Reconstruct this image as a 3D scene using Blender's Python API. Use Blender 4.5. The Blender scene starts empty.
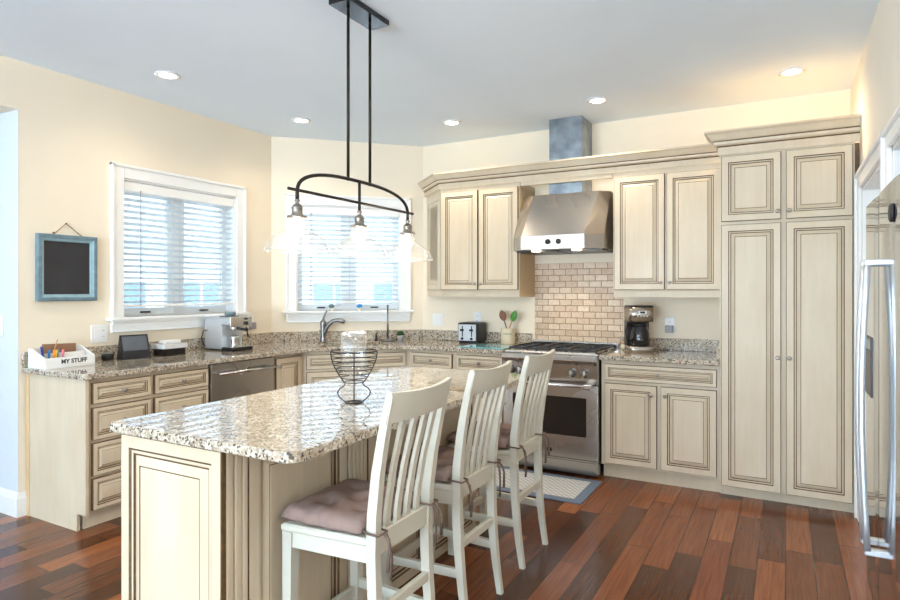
import bpy, bmesh, math, random
from mathutils import Vector, Matrix
R = math.radians
random.seed(7)
sc = bpy.context.scene
COL = sc.collection

# ------------------------------------------------------------------ camera
cam_d = bpy.data.cameras.new('camera'); cam = bpy.data.objects.new('camera', cam_d); COL.objects.link(cam)
cam.location = (0, 0, 1.385); cam.rotation_euler = (R(90), 0, R(28.9))
cam_d.sensor_width = 36; cam_d.lens = 608 / 900 * 36; cam_d.shift_y = -9 / 900; cam_d.clip_start = 0.02
sc.camera = cam
# ------------------------------------------------------------------ sky
world = bpy.data.worlds.new('world'); sc.world = world; world.use_nodes = True
wb = world.node_tree.nodes['Background']
wb.inputs[0].default_value = (0.72, 0.87, 1.0, 1); wb.inputs[1].default_value = 2.8
sl = bpy.data.lights.new('sun', 'SUN'); sl.energy = 6; sl.angle = R(3); sl.color = (1, .97, .92)
so = bpy.data.objects.new('sun', sl); COL.objects.link(so); so.rotation_euler = Vector((-.30, .70, -1)).to_track_quat('-Z', 'Y').to_euler()
# ------------------------------------------------------------------ daylight portals at the openings (guide sky light, emit nothing)
def portal(loc, rot, sx, sy):
    l = bpy.data.lights.new('sky_portal', 'AREA'); l.shape = 'RECTANGLE'; l.size = sx; l.size_y = sy
    l.cycles.is_portal = True
    o = bpy.data.objects.new('sky_portal', l); COL.objects.link(o); o.location = loc; o.rotation_euler = rot
portal((-1.86, -6.55, 1.7), (R(90), 0, 0), 4.6, 1.9)
portal((-7.15, 0.45, 1.55), (R(90), 0, R(-90)), 1.3, 1.3)
portal((-4.30, 3.16, 1.70), (R(90), 0, R(-90)), 1.05, 1.05)
portal((-3.75, 4.71, 1.70), (R(90), 0, R(-135)), 1.05, 1.05)
# ------------------------------------------------------------------ added upward fill light behind the viewer, brightens the ceiling
al = bpy.data.lights.new('rear_fill', 'AREA'); al.shape = 'RECTANGLE'; al.size = 4.4; al.size_y = 2.4; al.energy = 760; al.color = (.66, .83, 1)
ao = bpy.data.objects.new('rear_fill', al); COL.objects.link(ao); ao.location = (-1.9, -5.3, .75); ao.rotation_euler = (R(160), 0, 0)
# ------------------------------------------------------------------ exposure
vs = sc.view_settings
vs.view_transform = 'Standard'; vs.look = 'None'; vs.gamma = 1; vs.use_curve_mapping = False; vs.exposure = 0.22
sc.cycles.max_bounces = 10; sc.cycles.diffuse_bounces = 6; sc.cycles.glossy_bounces = 5
sc.cycles.transparent_max_bounces = 24; sc.cycles.use_denoising = True
sc.cycles.sample_clamp_indirect = 6

# ================================================================== materials
def srgb(r, g, b):
    def f(c):
        c /= 255
        return c / 12.92 if c <= .04045 else ((c + .055) / 1.055) ** 2.4
    return (f(r), f(g), f(b), 1)

class NT:
    def __init__(s, name):
        s.m = bpy.data.materials.new(name); s.m.use_nodes = True; s.t = s.m.node_tree
        s.b = s.t.nodes['Principled BSDF']; s.out = s.t.nodes['Material Output']
    def n(s, typ, ins=None, **kw):
        x = s.t.nodes.new(typ)
        for k, v in kw.items(): setattr(x, k, v)
        for k, v in (ins or {}).items():
            if isinstance(v, tuple) and len(v) == 2 and hasattr(v[0], 'outputs'):
                s.t.links.new(v[0].outputs[v[1]], x.inputs[k])
            elif hasattr(v, 'outputs'): s.t.links.new(v.outputs[0], x.inputs[k])
            else: x.inputs[k].default_value = v
        return x
    def set(s, **kw):
        for k, v in kw.items():
            k = k.replace('_', ' ')
            if isinstance(v, tuple) and len(v) == 2 and hasattr(v[0], 'outputs'): s.t.links.new(v[0].outputs[v[1]], s.b.inputs[k])
            elif hasattr(v, 'outputs'): s.t.links.new(v.outputs[0], s.b.inputs[k])
            else: s.b.inputs[k].default_value = v
    def ramp(s, fac, stops, interp='LINEAR'):
        r = s.n('ShaderNodeValToRGB', {'Fac': fac}); cr = r.color_ramp; cr.interpolation = interp
        while len(cr.elements) < len(stops): cr.elements.new(.5)
        for e, (p, c) in zip(cr.elements, stops): e.position = p; e.color = c
        return r
    def coord(s, which='Object', scale=(1, 1, 1), rot=(0, 0, 0)):
        c = s.n('ShaderNodeTexCoord')
        return s.n('ShaderNodeMapping', {'Vector': (c, which), 'Scale': scale, 'Rotation': rot})
    def noise(s, vec, scale, detail=3, rough=.5):
        return s.n('ShaderNodeTexNoise', {'Vector': vec, 'Scale': scale, 'Detail': detail, 'Roughness': rough})
    def math(s, op, a, b=0.0): return s.n('ShaderNodeMath', {0: a, 1: b}, operation=op)
    def bump(s, h, strength, dist=.01):
        b = s.n('ShaderNodeBump', {'Height': h, 'Strength': strength, 'Distance': dist}); s.set(Normal=b)

def plain(name, col, rough=.5, metal=0, spec=.5, var=.06, nscale=14, coat=0, bump=0, stretch=(1, 1, 1)):
    t = NT(name); v = t.coord(scale=stretch); n = t.noise(v, nscale, 4)
    lo = tuple(max(0, c * (1 - var)) for c in col[:3]) + (1,); hi = tuple(min(1, c * (1 + var)) for c in col[:3]) + (1,)
    t.set(Base_Color=t.ramp(n, [(.3, lo), (.7, hi)]), Roughness=rough, Metallic=metal, Specular_IOR_Level=spec, Coat_Weight=coat)
    if bump: t.bump(n, bump)
    return t.m

def emit(name, col, strength):
    t = NT(name); t.set(Base_Color=col, Emission_Color=col, Emission_Strength=strength); return t.m

def thin_glass(name, tint=(1, 1, 1, 1), edge=.0, ior=1.45, rough=.02):
    t = NT(name); t.t.nodes.remove(t.b)
    tr = t.n('ShaderNodeBsdfTransparent', {'Color': tint}); gl = t.n('ShaderNodeBsdfGlossy', {'Roughness': rough, 'Color': (1, 1, 1, 1)})
    lw = t.n('ShaderNodeLayerWeight', {'Blend': .5}); p = t.math('POWER', (lw, 1), 5.0 if not edge else 2.2)
    fac = t.math('ADD', t.math('MULTIPLY', p, .9 if not edge else edge), 0.05 if not edge else .09)
    if edge:
        df = t.n('ShaderNodeBsdfTranslucent', {'Color': (.9, .93, .95, 1)}); d2 = t.n('ShaderNodeBsdfDiffuse', {'Color': (.9, .93, .95, 1)})
        dd = t.n('ShaderNodeMixShader', {0: .5, 1: df, 2: d2}); tr = t.n('ShaderNodeMixShader', {0: .055, 1: tr, 2: dd})
    mx = t.n('ShaderNodeMixShader', {0: fac, 1: tr, 2: gl}); t.t.links.new(mx.outputs[0], t.out.inputs[0])
    return t.m

M = {}
def cab_paint():
    t = NT('cream_cabinet_paint'); v = t.coord(scale=(30, 30, 1.6)); n = t.noise(v, 1.6, 5, .6)
    v2 = t.coord(scale=(1, 1, .35)); n2 = t.noise(v2, 7, 3)
    a = t.ramp(n, [(.25, srgb(202, 184, 156)), (.55, srgb(211, 195, 168)), (.8, srgb(217, 204, 180))])
    b = t.ramp(n2, [(.3, srgb(204, 187, 160)), (.7, srgb(218, 205, 183))])
    mx = t.n('ShaderNodeMix', {0: .6, 6: a, 7: b}, data_type='RGBA')
    t.set(Base_Color=(mx, 2), Roughness=.38, Specular_IOR_Level=.4); return t.m
M['cab'] = cab_paint()
M['glaze'] = plain('brown_glaze', srgb(100, 74, 46), .5, var=.25, nscale=40)
M['cab_side'] = plain('cabinet_wood_side', srgb(204, 178, 138), .45, var=.1, nscale=6, stretch=(14, 14, 1))
def granite():
    t = NT('speckled_granite'); v = t.coord()
    w = t.noise(v, 60, 2); wv = t.n('ShaderNodeVectorMath', {0: v, 1: (w, 1)}, operation='ADD')
    base = t.ramp(t.noise(v, 22, 4, .6), [(.3, srgb(158, 142, 122)), (.5, srgb(188, 175, 155)), (.68, srgb(208, 200, 184))])
    vo = t.n('ShaderNodeTexVoronoi', {'Vector': v, 'Scale': 138.0, 'Randomness': 1.0})
    sep = t.n('ShaderNodeSeparateColor', {0: (vo, 1)})
    dark = t.ramp((sep, 0), [(0, (1, 1, 1, 1)), (.17, (0, 0, 0, 1))], 'CONSTANT')
    grey = t.ramp((sep, 1), [(0, (1, 1, 1, 1)), (.20, (0, 0, 0, 1))], 'CONSTANT')
    lit = t.ramp((sep, 2), [(0, (1, 1, 1, 1)), (.22, (0, 0, 0, 1))], 'CONSTANT')
    vo2 = t.n('ShaderNodeTexVoronoi', {'Vector': v, 'Scale': 85.0}); sep2 = t.n('ShaderNodeSeparateColor', {0: (vo2, 1)})
    brn = t.ramp((sep2, 0), [(0, (1, 1, 1, 1)), (.12, (0, 0, 0, 1))], 'CONSTANT')
    c = base
    for fac, colr, k in ((lit, srgb(226, 218, 204), .6), (brn, srgb(150, 122, 96), .6), (grey, srgb(140, 132, 122), .8), (dark, srgb(46, 42, 40), .85)):
        f = t.math('MULTIPLY', (fac, 0), k)
        m = t.n('ShaderNodeMix', {0: f, 7: colr}, data_type='RGBA')
        t.t.links.new(c.outputs[2 if c.bl_idname == 'ShaderNodeMix' else 0], m.inputs[6]); c = m
    t.set(Base_Color=(c, 2), Roughness=.03, Specular_IOR_Level=.7, Coat_Weight=.2, Coat_Roughness=.015); return t.m
M['granite'] = granite()
def floor_mat():
    t = NT('cherry_plank_floor'); c = t.n('ShaderNodeTexCoord'); sp = t.n('ShaderNodeSeparateXYZ', {0: (c, 'Object')})
    xr = t.math('DIVIDE', (sp, 0), .127); row = t.math('FLOOR', xr); fx = t.math('FRACT', xr)
    wn = t.n('ShaderNodeTexWhiteNoise', {'W': row}, noise_dimensions='1D')
    yo = t.math('ADD', t.math('DIVIDE', (sp, 1), .78), t.math('MULTIPLY', (wn, 0), 9.0)); pid = t.math('FLOOR', yo); fy = t.math('FRACT', yo)
    cv = t.n('ShaderNodeCombineXYZ', {0: row, 1: pid, 2: 0.0})
    rn = t.n('ShaderNodeTexWhiteNoise', {'Vector': cv}, noise_dimensions='3D')
    base = t.ramp((rn, 0), [(0, srgb(66, 38, 24)), (.2, srgb(94, 54, 31)), (.42, srgb(112, 66, 41)), (.65, srgb(134, 78, 46)), (.85, srgb(160, 98, 56)), (1, srgb(122, 68, 45))])
    off = t.n('ShaderNodeVectorMath', {0: (c, 'Object'), 1: (rn, 1)}, operation='ADD')
    mp = t.n('ShaderNodeMapping', {'Vector': off, 'Scale': (22, .9, 1)}); g = t.noise(mp, 3.2, 6, .65)
    mp2 = t.n('ShaderNodeMapping', {'Vector': off, 'Scale': (70, 1.2, 1)}); g2 = t.noise(mp2, 3, 4, .6)
    gr = t.ramp(g, [(.28, (.62, .58, .55, 1)), (.55, (1, 1, 1, 1)), (.75, (1.12, 1.1, 1.05, 1))])
    gr2 = t.ramp(g2, [(.35, (.72, .70, .68, 1)), (.6, (1, 1, 1, 1))])
    m1 = t.n('ShaderNodeMix', {0: 1.0, 6: base, 7: gr}, data_type='RGBA', blend_type='MULTIPLY')
    m2 = t.n('ShaderNodeMix', {0: .8, 6: (m1, 2), 7: gr2}, data_type='RGBA', blend_type='MULTIPLY')
    ex = t.math('MINIMUM', fx, t.math('SUBTRACT', 1.0, fx)); ey = t.math('MINIMUM', fy, t.math('SUBTRACT', 1.0, fy))
    gap = t.math('MAXIMUM', t.math('LESS_THAN', ex, .020), t.math('LESS_THAN', ey, .003))
    m3 = t.n('ShaderNodeMix', {0: t.math('MULTIPLY', gap, .75), 6: (m2, 2), 7: srgb(26, 15, 11)}, data_type='RGBA')
    t.set(Base_Color=(m3, 2), Roughness=t.ramp(g, [(.3, (.24, .24, .24, 1)), (.7, (.18, .18, .18, 1))]), Specular_IOR_Level=.35)
    t.bump(t.math('SUBTRACT', 0.0, gap), .15, .001); return t.m
M['floor'] = floor_mat()
M['wall'] = plain('cream_wall_paint', srgb(239, 227, 206), .7, spec=.25, var=.012, nscale=3)
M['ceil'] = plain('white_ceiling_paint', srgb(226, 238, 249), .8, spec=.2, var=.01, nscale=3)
M['trim'] = plain('white_trim_paint', srgb(240, 241, 240), .35, var=.01)
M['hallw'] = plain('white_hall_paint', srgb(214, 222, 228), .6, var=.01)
def tile():
    t = NT('travertine_subway_tile'); v = t.coord(rot=(R(-90), 0, 0))
    c0 = t.n('ShaderNodeTexCoord'); sp = t.n('ShaderNodeSeparateXYZ', {0: (c0, 'Object')}); v = t.n('ShaderNodeCombineXYZ', {0: (sp, 0), 1: (sp, 2), 2: 0.0})
    b = t.n('ShaderNodeTexBrick', {'Vector': v, 'Color1': (0, 0, 0, 1), 'Color2': (1, 1, 1, 1), 'Mortar': (.5, .5, .5, 1), 'Scale': 1.0, 'Mortar Size': .0035, 'Mortar Smooth': .3, 'Brick Width': .104, 'Row Height': .0525}, offset=.5)
    cr = t.ramp((b, 0), [(0, srgb(202, 174, 146)), (.4, srgb(216, 192, 166)), (.7, srgb(228, 208, 184)), (1, srgb(208, 182, 156))])
    n = t.noise(c0, 1, 2); t.t.links.new(c0.outputs['Object'], n.inputs['Vector']); n.inputs['Scale'].default_value = 55
    sh = t.ramp(n, [(.3, (.82, .79, .76, 1)), (.6, (1, 1, 1, 1))])
    m = t.n('ShaderNodeMix', {0: .8, 6: cr, 7: sh}, data_type='RGBA', blend_type='MULTIPLY')
    m2 = t.n('ShaderNodeMix', {0: (b, 1), 6: (m, 2), 7: srgb(150, 122, 98)}, data_type='RGBA')
    t.set(Base_Color=(m2, 2), Roughness=.5); t.bump(t.math('SUBTRACT', 1.0, (b, 1)), .6, .004); return t.m
M['tile'] = tile()
def steel(name, col, rough, horiz=True):
    t = NT(name); n = t.noise(t.coord(), 2.2, 2)
    t.set(Base_Color=col, Metallic=1, Roughness=t.ramp(n, [(.3, (rough * .9,) * 3 + (1,)), (.7, (rough * 1.1,) * 3 + (1,))]))
    if horiz: t.set(Anisotropic=.5)
    return t.m
M['steel'] = steel('brushed_stainless', (.50, .47, .44, 1), .27)
M['fridge_steel'] = steel('polished_stainless', (.62, .65, .68, 1), .07, False)
M['silver'] = plain('silver_painted_metal', (.62, .66, .70, 1), .38, metal=.65, var=.02)
M['galv'] = plain('galvanised_duct', (.28, .32, .36, 1), .32, metal=1, var=.3, nscale=9)
M['handle'] = plain('brushed_handle_steel', (.60, .66, .74, 1), .25, metal=1, var=.02)
M['chrome'] = plain('satin_chrome', (.72, .72, .72, 1), .16, metal=1, var=.02)
M['pewter'] = plain('pewter_knob', (.42, .40, .37, 1), .3, metal=1, var=.1)
M['nickel'] = plain('brushed_nickel', (.25, .245, .24, 1), .35, metal=1, var=.05)
M['black'] = plain('black_plastic', (.012, .012, .014, 1), .3)
M['iron'] = plain('cast_iron', (.02, .02, .022, 1), .5, var=.3)
M['bronze'] = plain('dark_bronze', (.035, .028, .024, 1), .42, metal=.6, var=.2)
M['canopy'] = plain('blued_bronze_canopy', (.05, .05, .055, 1), .22, metal=.7, var=.1)
M['socket'] = plain('aged_brass_socket', (.30, .27, .24, 1), .4, metal=.9, var=.2)
M['dark_glass'] = plain('oven_glass', (.010, .010, .012, 1), .06, coat=.3)
M['screen'] = plain('dark_screen', (.02, .024, .03, 1), .1, coat=.5)
M['greyscreen'] = plain('grey_screen', (.10, .11, .125, 1), .25, coat=.5)
M['pane'] = thin_glass('window_glass', (.96, .99, 1, 1))
M['clear'] = thin_glass('clear_glass', (.97, .98, .98, 1), edge=.85)
M['white'] = plain('white_plastic', srgb(238, 238, 236), .35, var=.01)
M['grey'] = plain('grey_plastic', srgb(150, 150, 155), .4)
def slat_mat():
    t = NT('white_blind_slat'); t.set(Base_Color=srgb(238, 242, 244), Roughness=.4)
    tl = t.n('ShaderNodeBsdfTranslucent', {'Color': srgb(235, 240, 244)})
    mx = t.n('ShaderNodeMixShader', {0: .45, 1: t.b, 2: tl}); t.t.links.new(mx.outputs[0], t.out.inputs[0]); return t.m
M['slat'] = slat_mat()
M['chair'] = plain('cream_chair_paint', srgb(207, 205, 192), .38, var=.03, nscale=8)
M['cushion'] = plain('taupe_cushion_cloth', srgb(150, 128, 120), .85, spec=.15, var=.10, nscale=30, bump=.1)
M['tie'] = plain('taupe_tie_cloth', srgb(112, 96, 88), .9, spec=.1)
M['mat_edge'] = plain('slate_blue_mat_border', srgb(112, 126, 146), .85, spec=.15, var=.12, nscale=60)
def mat_weave():
    t = NT('grey_woven_mat'); v = t.coord(); ch = t.n('ShaderNodeTexChecker', {'Vector': v, 'Scale': 46.0, 'Color1': srgb(214, 214, 212), 'Color2': srgb(172, 176, 180)})
    t.set(Base_Color=ch, Roughness=.9, Specular_IOR_Level=.1); return t.m
M['mat_weave'] = mat_weave()
M['bulb'] = emit('warm_bulb', (1, .84, .64, 1), 14)
M['lens'] = emit('downlight_lens', (1, .95, .86, 1), 18)
M['teal'] = plain('teal_board_glass', srgb(120, 178, 184), .08, coat=.3, var=.03)
M['crock'] = plain('cream_stoneware', srgb(226, 214, 186), .35, var=.03)
M['ink'] = plain('dark_lettering', srgb(52, 44, 38), .7)
M['wood'] = plain('brown_wood', srgb(134, 88, 62), .55, var=.2, nscale=9, stretch=(6, 6, 1))
M['palewood'] = plain('pale_wood', srgb(196, 150, 104), .55, var=.1)
M['green'] = plain('green_silicone', srgb(66, 134, 34), .4)
M['leaf'] = plain('dark_green_leaf', srgb(34, 78, 30), .6, var=.3, nscale=50)
M['kraft'] = plain('kraft_card', srgb(150, 112, 84), .8, var=.05)
M['paper'] = plain('white_paper', srgb(240, 238, 234), .8, var=.01)
M['chalk'] = plain('charcoal_slate', srgb(44, 44, 48), .55, var=.25, nscale=5)
M['bluewood'] = plain('distressed_blue_wood', srgb(106, 131, 142), .6, var=.22, nscale=24)
M['bluelight'] = plain('pale_blue_wood', srgb(148, 178, 188), .6, var=.1, nscale=24)
M['twine'] = plain('jute_twine', srgb(140, 100, 66), .9)
M['wicker'] = plain('dark_wicker', srgb(52, 44, 40), .7, var=.5, nscale=90)
M['linen'] = plain('grey_linen_liner', srgb(206, 206, 206), .9, var=.05)
M['siding'] = plain('pale_siding', srgb(206, 220, 232), .7, var=.03)
M['roof'] = plain('grey_shingle_roof', srgb(150, 166, 182), .8, var=.12, nscale=4)
M['housewin'] = plain('house_window_glass', srgb(112, 136, 156), .3)
M['ground'] = plain('pale_pavement', srgb(226, 232, 236), .9, var=.03, nscale=1)
M['orange'] = plain('orange_marker', srgb(236, 140, 40), .4)
M['yellow'] = plain('yellow_marker', srgb(236, 196, 70), .4)
M['navy'] = plain('navy_marker', srgb(40, 62, 140), .4)
M['pink'] = plain('pink_marker', srgb(226, 120, 140), .4)
M['blue'] = plain('bright_blue', srgb(40, 130, 200), .4)

# ================================================================== mesh builder
class MB:
    def __init__(s): s.bm = bmesh.new(); s.mats = []
    def mi(s, m):
        if m not in s.mats: s.mats.append(m)
        return s.mats.index(m)
    def face(s, vs, mi, smooth=False):
        try: f = s.bm.faces.new(vs)
        except ValueError: return
        f.material_index = mi; f.smooth = smooth; return f
    def merge(s, bm2, m, smooth=False, mtx=None):
        k = s.mi(m); mp = {}
        for v in bm2.verts: mp[v] = s.bm.verts.new(mtx @ v.co if mtx else v.co)
        for f in bm2.faces: s.face([mp[v] for v in f.verts], k, smooth)
        bm2.free(); return s
    def box(s, x0, x1, y0, y1, z0, z1, m, bev=0, seg=2, mtx=None):
        b = bmesh.new(); bmesh.ops.create_cube(b, size=1)
        for v in b.verts: v.co = Vector(((x0 + x1) / 2 + v.co.x * (x1 - x0), (y0 + y1) / 2 + v.co.y * (y1 - y0), (z0 + z1) / 2 + v.co.z * (z1 - z0)))
        if bev:
            bmesh.ops.bevel(b, geom=b.edges[:], offset=bev, segments=seg, profile=.6, affect='EDGES')
        return s.merge(b, m, False, mtx)
    def prism(s, poly, z0, z1, m, holes=()):
        b = bmesh.new()
        es = []
        for lp in [poly] + list(holes):
            vs = [b.verts.new((x, y, z0)) for x, y in lp]
            es += [b.edges.new((vs[i], vs[(i + 1) % len(vs)])) for i in range(len(vs))]
        bmesh.ops.triangle_fill(b, use_beauty=True, use_dissolve=False, edges=es)
        r = bmesh.ops.extrude_face_region(b, geom=b.faces[:])
        for v in r['geom']:
            if isinstance(v, bmesh.types.BMVert): v.co.z = z1
        bmesh.ops.recalc_face_normals(b, faces=b.faces[:])
        return s.merge(b, m)
    def hull(s, loops, m, smooth=False, cap=True, mats=None):      # list of equal-length vertex loops, bridged
        k = s.mi(m); L = [[s.bm.verts.new(p) for p in lp] for lp in loops]; n = len(L[0])
        for j in range(len(L) - 1):
            kk = s.mi(mats[j]) if mats else k
            for i in range(n): s.face([L[j][i], L[j][(i + 1) % n], L[j + 1][(i + 1) % n], L[j + 1][i]], kk, smooth)
        if cap:
            s.face(L[0][::-1], s.mi(mats[0]) if mats else k); s.face(L[-1], s.mi(mats[-1]) if mats else k)
        return s
    def lathe(s, prof, m, c=(0, 0, 0), seg=20, axis='z', smooth=True, cap=True, mtx=None):
        loops = []
        for r, h in prof:
            lp = []
            for i in range(seg):
                a = 2 * math.pi * i / seg; p = (r * math.cos(a), r * math.sin(a), h)
                if axis == 'y': p = (p[0], -p[2], p[1])       # grows towards -y
                if axis == 'x': p = (p[2], p[0], p[1])
                q = Vector(p) + Vector(c)
                lp.append(mtx @ q if mtx else q)
            loops.append(lp)
        return s.hull(loops, m, smooth, cap)
    def tube(s, pts, r, m, seg=8, closed=False, smooth=True):
        pts = [Vector(p) for p in pts]; n = len(pts); rs = r if isinstance(r, (list, tuple)) else [r] * n
        loops = []; up = None
        for i, p in enumerate(pts):
            if closed: d = pts[(i + 1) % n] - pts[i - 1]
            else: d = pts[min(i + 1, n - 1)] - pts[max(i - 1, 0)]
            d.normalize()
            if up is None: up = Vector((0, 0, 1)) if abs(d.z) < .9 else Vector((1, 0, 0))
            u = up - d * up.dot(d)
            if u.length < 1e-4: u = d.orthogonal()
            u.normalize(); w = d.cross(u); up = u
            loops.append([p + (u * math.cos(2 * math.pi * k / seg) + w * math.sin(2 * math.pi * k / seg)) * rs[i] for k in range(seg)])
        if closed: loops.append(loops[0])
        return s.hull(loops, m, smooth, not closed)
    def bar(s, pts, wx, wy, m):     # rectangular section swept mostly along z; wx, wy half sizes (lists allowed)
        n = len(pts); L = []
        for i, (x, y, z) in enumerate(pts):
            a = wx[i] if isinstance(wx, (list, tuple)) else wx; b = wy[i] if isinstance(wy, (list, tuple)) else wy
            L.append([(x - a, y - b, z), (x + a, y - b, z), (x + a, y + b, z), (x - a, y + b, z)])
        return s.hull(L, m)
    def sweep(s, path, prof, mats):  # path: plan polyline, outside on its right-hand side; prof: (out, z)
        P = [Vector(p) for p in path]; n = len(P); N = []
        for i in range(n):
            ds = []
            if i > 0: ds.append((P[i] - P[i - 1]).normalized())
            if i < n - 1: ds.append((P[i + 1] - P[i]).normalized())
            ns = [Vector((d.y, -d.x)) for d in ds]
            if len(ns) == 1: N.append(ns[0])
            else:
                b = (ns[0] + ns[1]).normalized(); N.append(b / max(.2, b.dot(ns[0])))
        L = [[(P[i].x + N[i].x * o, P[i].y + N[i].y * o, z) for o, z in prof] for i in range(n)]
        V = [[s.bm.verts.new(p) for p in lp] for lp in L]; k = len(prof)
        for i in range(n - 1):
            for j in range(k):
                s.face([V[i][j], V[i][(j + 1) % k], V[i + 1][(j + 1) % k], V[i + 1][j]], s.mi(mats[j]))
        s.face(V[0][::-1], s.mi(mats[0])); s.face(V[-1], s.mi(mats[0])); return s
    def panel(s, x0, x1, z0, z1, y=0.0, t=.02, fw=.055, cab=None, raised=True, k=1.0):
        """raised panel slab in the xz plane, face towards -y"""
        c = cab or M['cab']; g = M['glaze']
        seq = [(0, t, g), (0, .004, g), (.003, 0, g), (fw, 0, c), (fw + .0055 * k, .006, g), (fw + .012 * k, .006, c), (fw + .014 * k, .011, g), (fw + .0175 * k, .011, g)]
        if raised: seq += [(fw + .038 * k, .002, c), (fw + .0412 * k, .0034, g), (fw + .0445 * k, .002, c)]
        L = [[(x0 + i, y + d, z0 + i), (x1 - i, y + d, z0 + i), (x1 - i, y + d, z1 - i), (x0 + i, y + d, z1 - i)] for i, d, _ in seq]
        V = [[s.bm.verts.new(p) for p in lp] for lp in L]
        for j in range(len(V) - 1):
            for i in range(4): s.face([V[j][i], V[j][(i + 1) % 4], V[j + 1][(i + 1) % 4], V[j + 1][i]], s.mi(seq[j + 1][2]))
        s.face(V[-1], s.mi(c)); s.face(V[0][::-1], s.mi(c)); return s
    def text(s, body, size, m, mtx, depth=.001, bold=0):
        cu = bpy.data.curves.new('lettering', 'FONT'); cu.body = body; cu.size = size; cu.extrude = depth; cu.offset = bold; cu.align_x = 'CENTER'; cu.align_y = 'CENTER'
        o = bpy.data.objects.new('lettering', cu); COL.objects.link(o); dg = bpy.context.evaluated_depsgraph_get(); dg.update()
        me = bpy.data.meshes.new_from_object(o.evaluated_get(dg)); b = bmesh.new(); b.from_mesh(me); s.merge(b, m, False, mtx)
        bpy.data.objects.remove(o); bpy.data.curves.remove(cu); bpy.data.meshes.remove(me); return s
    def build(s, name, parent=None, recalc=True):
        if recalc: bmesh.ops.recalc_face_normals(s.bm, faces=s.bm.faces[:])
        me = bpy.data.meshes.new(name); s.bm.to_mesh(me); s.bm.free()
        for m in s.mats: me.materials.append(m)
        o = bpy.data.objects.new(name, me); COL.objects.link(o)
        if parent: o.parent = parent
        return o

def tag(o, label=None, cat=None, group=None, kind=None):
    for k, v in (('label', label), ('category', cat), ('group', group), ('kind', kind)):
        if v: o[k] = v
    return o
def thing(name, label, cat, loc=(0, 0, 0), rz=0, group=None):
    o = bpy.data.objects.new(name, None); COL.objects.link(o); o.empty_display_size = .05
    o.location = loc; o.rotation_euler = (0, 0, R(rz)); return tag(o, label, cat, group)
def struct(o, label=None): return tag(o, label, None, None, 'structure')
def copy_tree(o, parent=None):
    kids = [c for c in o.children]
    c = o.copy(); COL.objects.link(c)
    if parent: c.parent = parent
    for ch in kids: copy_tree(ch, c)
    return c
def rotz(a, loc=(0, 0, 0)): return Matrix.Translation(loc) @ Matrix.Rotation(a, 4, 'Z')

# ================================================================== room shell
CH = 2.80
b = MB().box(-7.2, 2.2, -6.7, 5.35, -.12, 0, M['floor']); struct(b.build('floor'), 'glossy reddish brown hardwood plank floor')
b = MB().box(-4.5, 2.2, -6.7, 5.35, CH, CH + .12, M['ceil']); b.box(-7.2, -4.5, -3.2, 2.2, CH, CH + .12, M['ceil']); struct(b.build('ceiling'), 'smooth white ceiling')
def wall_open(L, z1, ops, T, m):
    """wall in local frame: x along, face at y=0, thickness to +y; ops = (x0, x1, z0, z1)"""
    w = MB(); xs = sorted({0, L} | {v for o in ops for v in o[:2]}); zs = sorted({0, z1} | {v for o in ops for v in o[2:]})
    for i in range(len(xs) - 1):
        z_run = None
        for j in range(len(zs) - 1):
            cx, cz = (xs[i] + xs[i + 1]) / 2, (zs[j] + zs[j + 1]) / 2
            solid = not any(o[0] < cx < o[1] and o[2] < cz < o[3] for o in ops)
            if solid: w.box(xs[i], xs[i + 1], 0, T, zs[j], zs[j + 1], m)
    return w
def merge_wall(w):
    bmesh.ops.remove_doubles(w.bm, verts=w.bm.verts[:], dist=1e-5); return w
WX = (2.655 - 1.985, 3.665 - 1.985)
w = wall_open(4.085 - 1.985, CH, [(WX[0], WX[1], 1.20, 2.185)], .17, M['wall']); o = w.build('wall_left'); o.location = (-4.12, 1.985, 0); o.rotation_euler.z = R(90); struct(o, 'cream painted wall with the left window')
w = MB().box(-4.29, -4.12, -1.0, 1.985, 2.50, CH, M['wall']).box(-4.29, -4.12, -6.6, -1.0, 0, CH, M['wall']); struct(w.build('wall_header'), 'cream wall above the wide opening at far left')
DL = 1.01 * math.sqrt(2)
w = wall_open(DL, CH, [(DL / 2 - .49, DL / 2 + .49, 1.20, 2.185)], .17, M['wall']); o = w.build('wall_corner'); o.location = (-4.12, 4.08, 0); o.rotation_euler.z = R(45); struct(o, 'cream diagonal corner wall with the sink window')
w = MB().box(-3.11, 2.2, 5.09, 5.25, 0, CH, M['wall']); struct(w.build('wall_back'), 'cream back wall behind the range')
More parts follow.
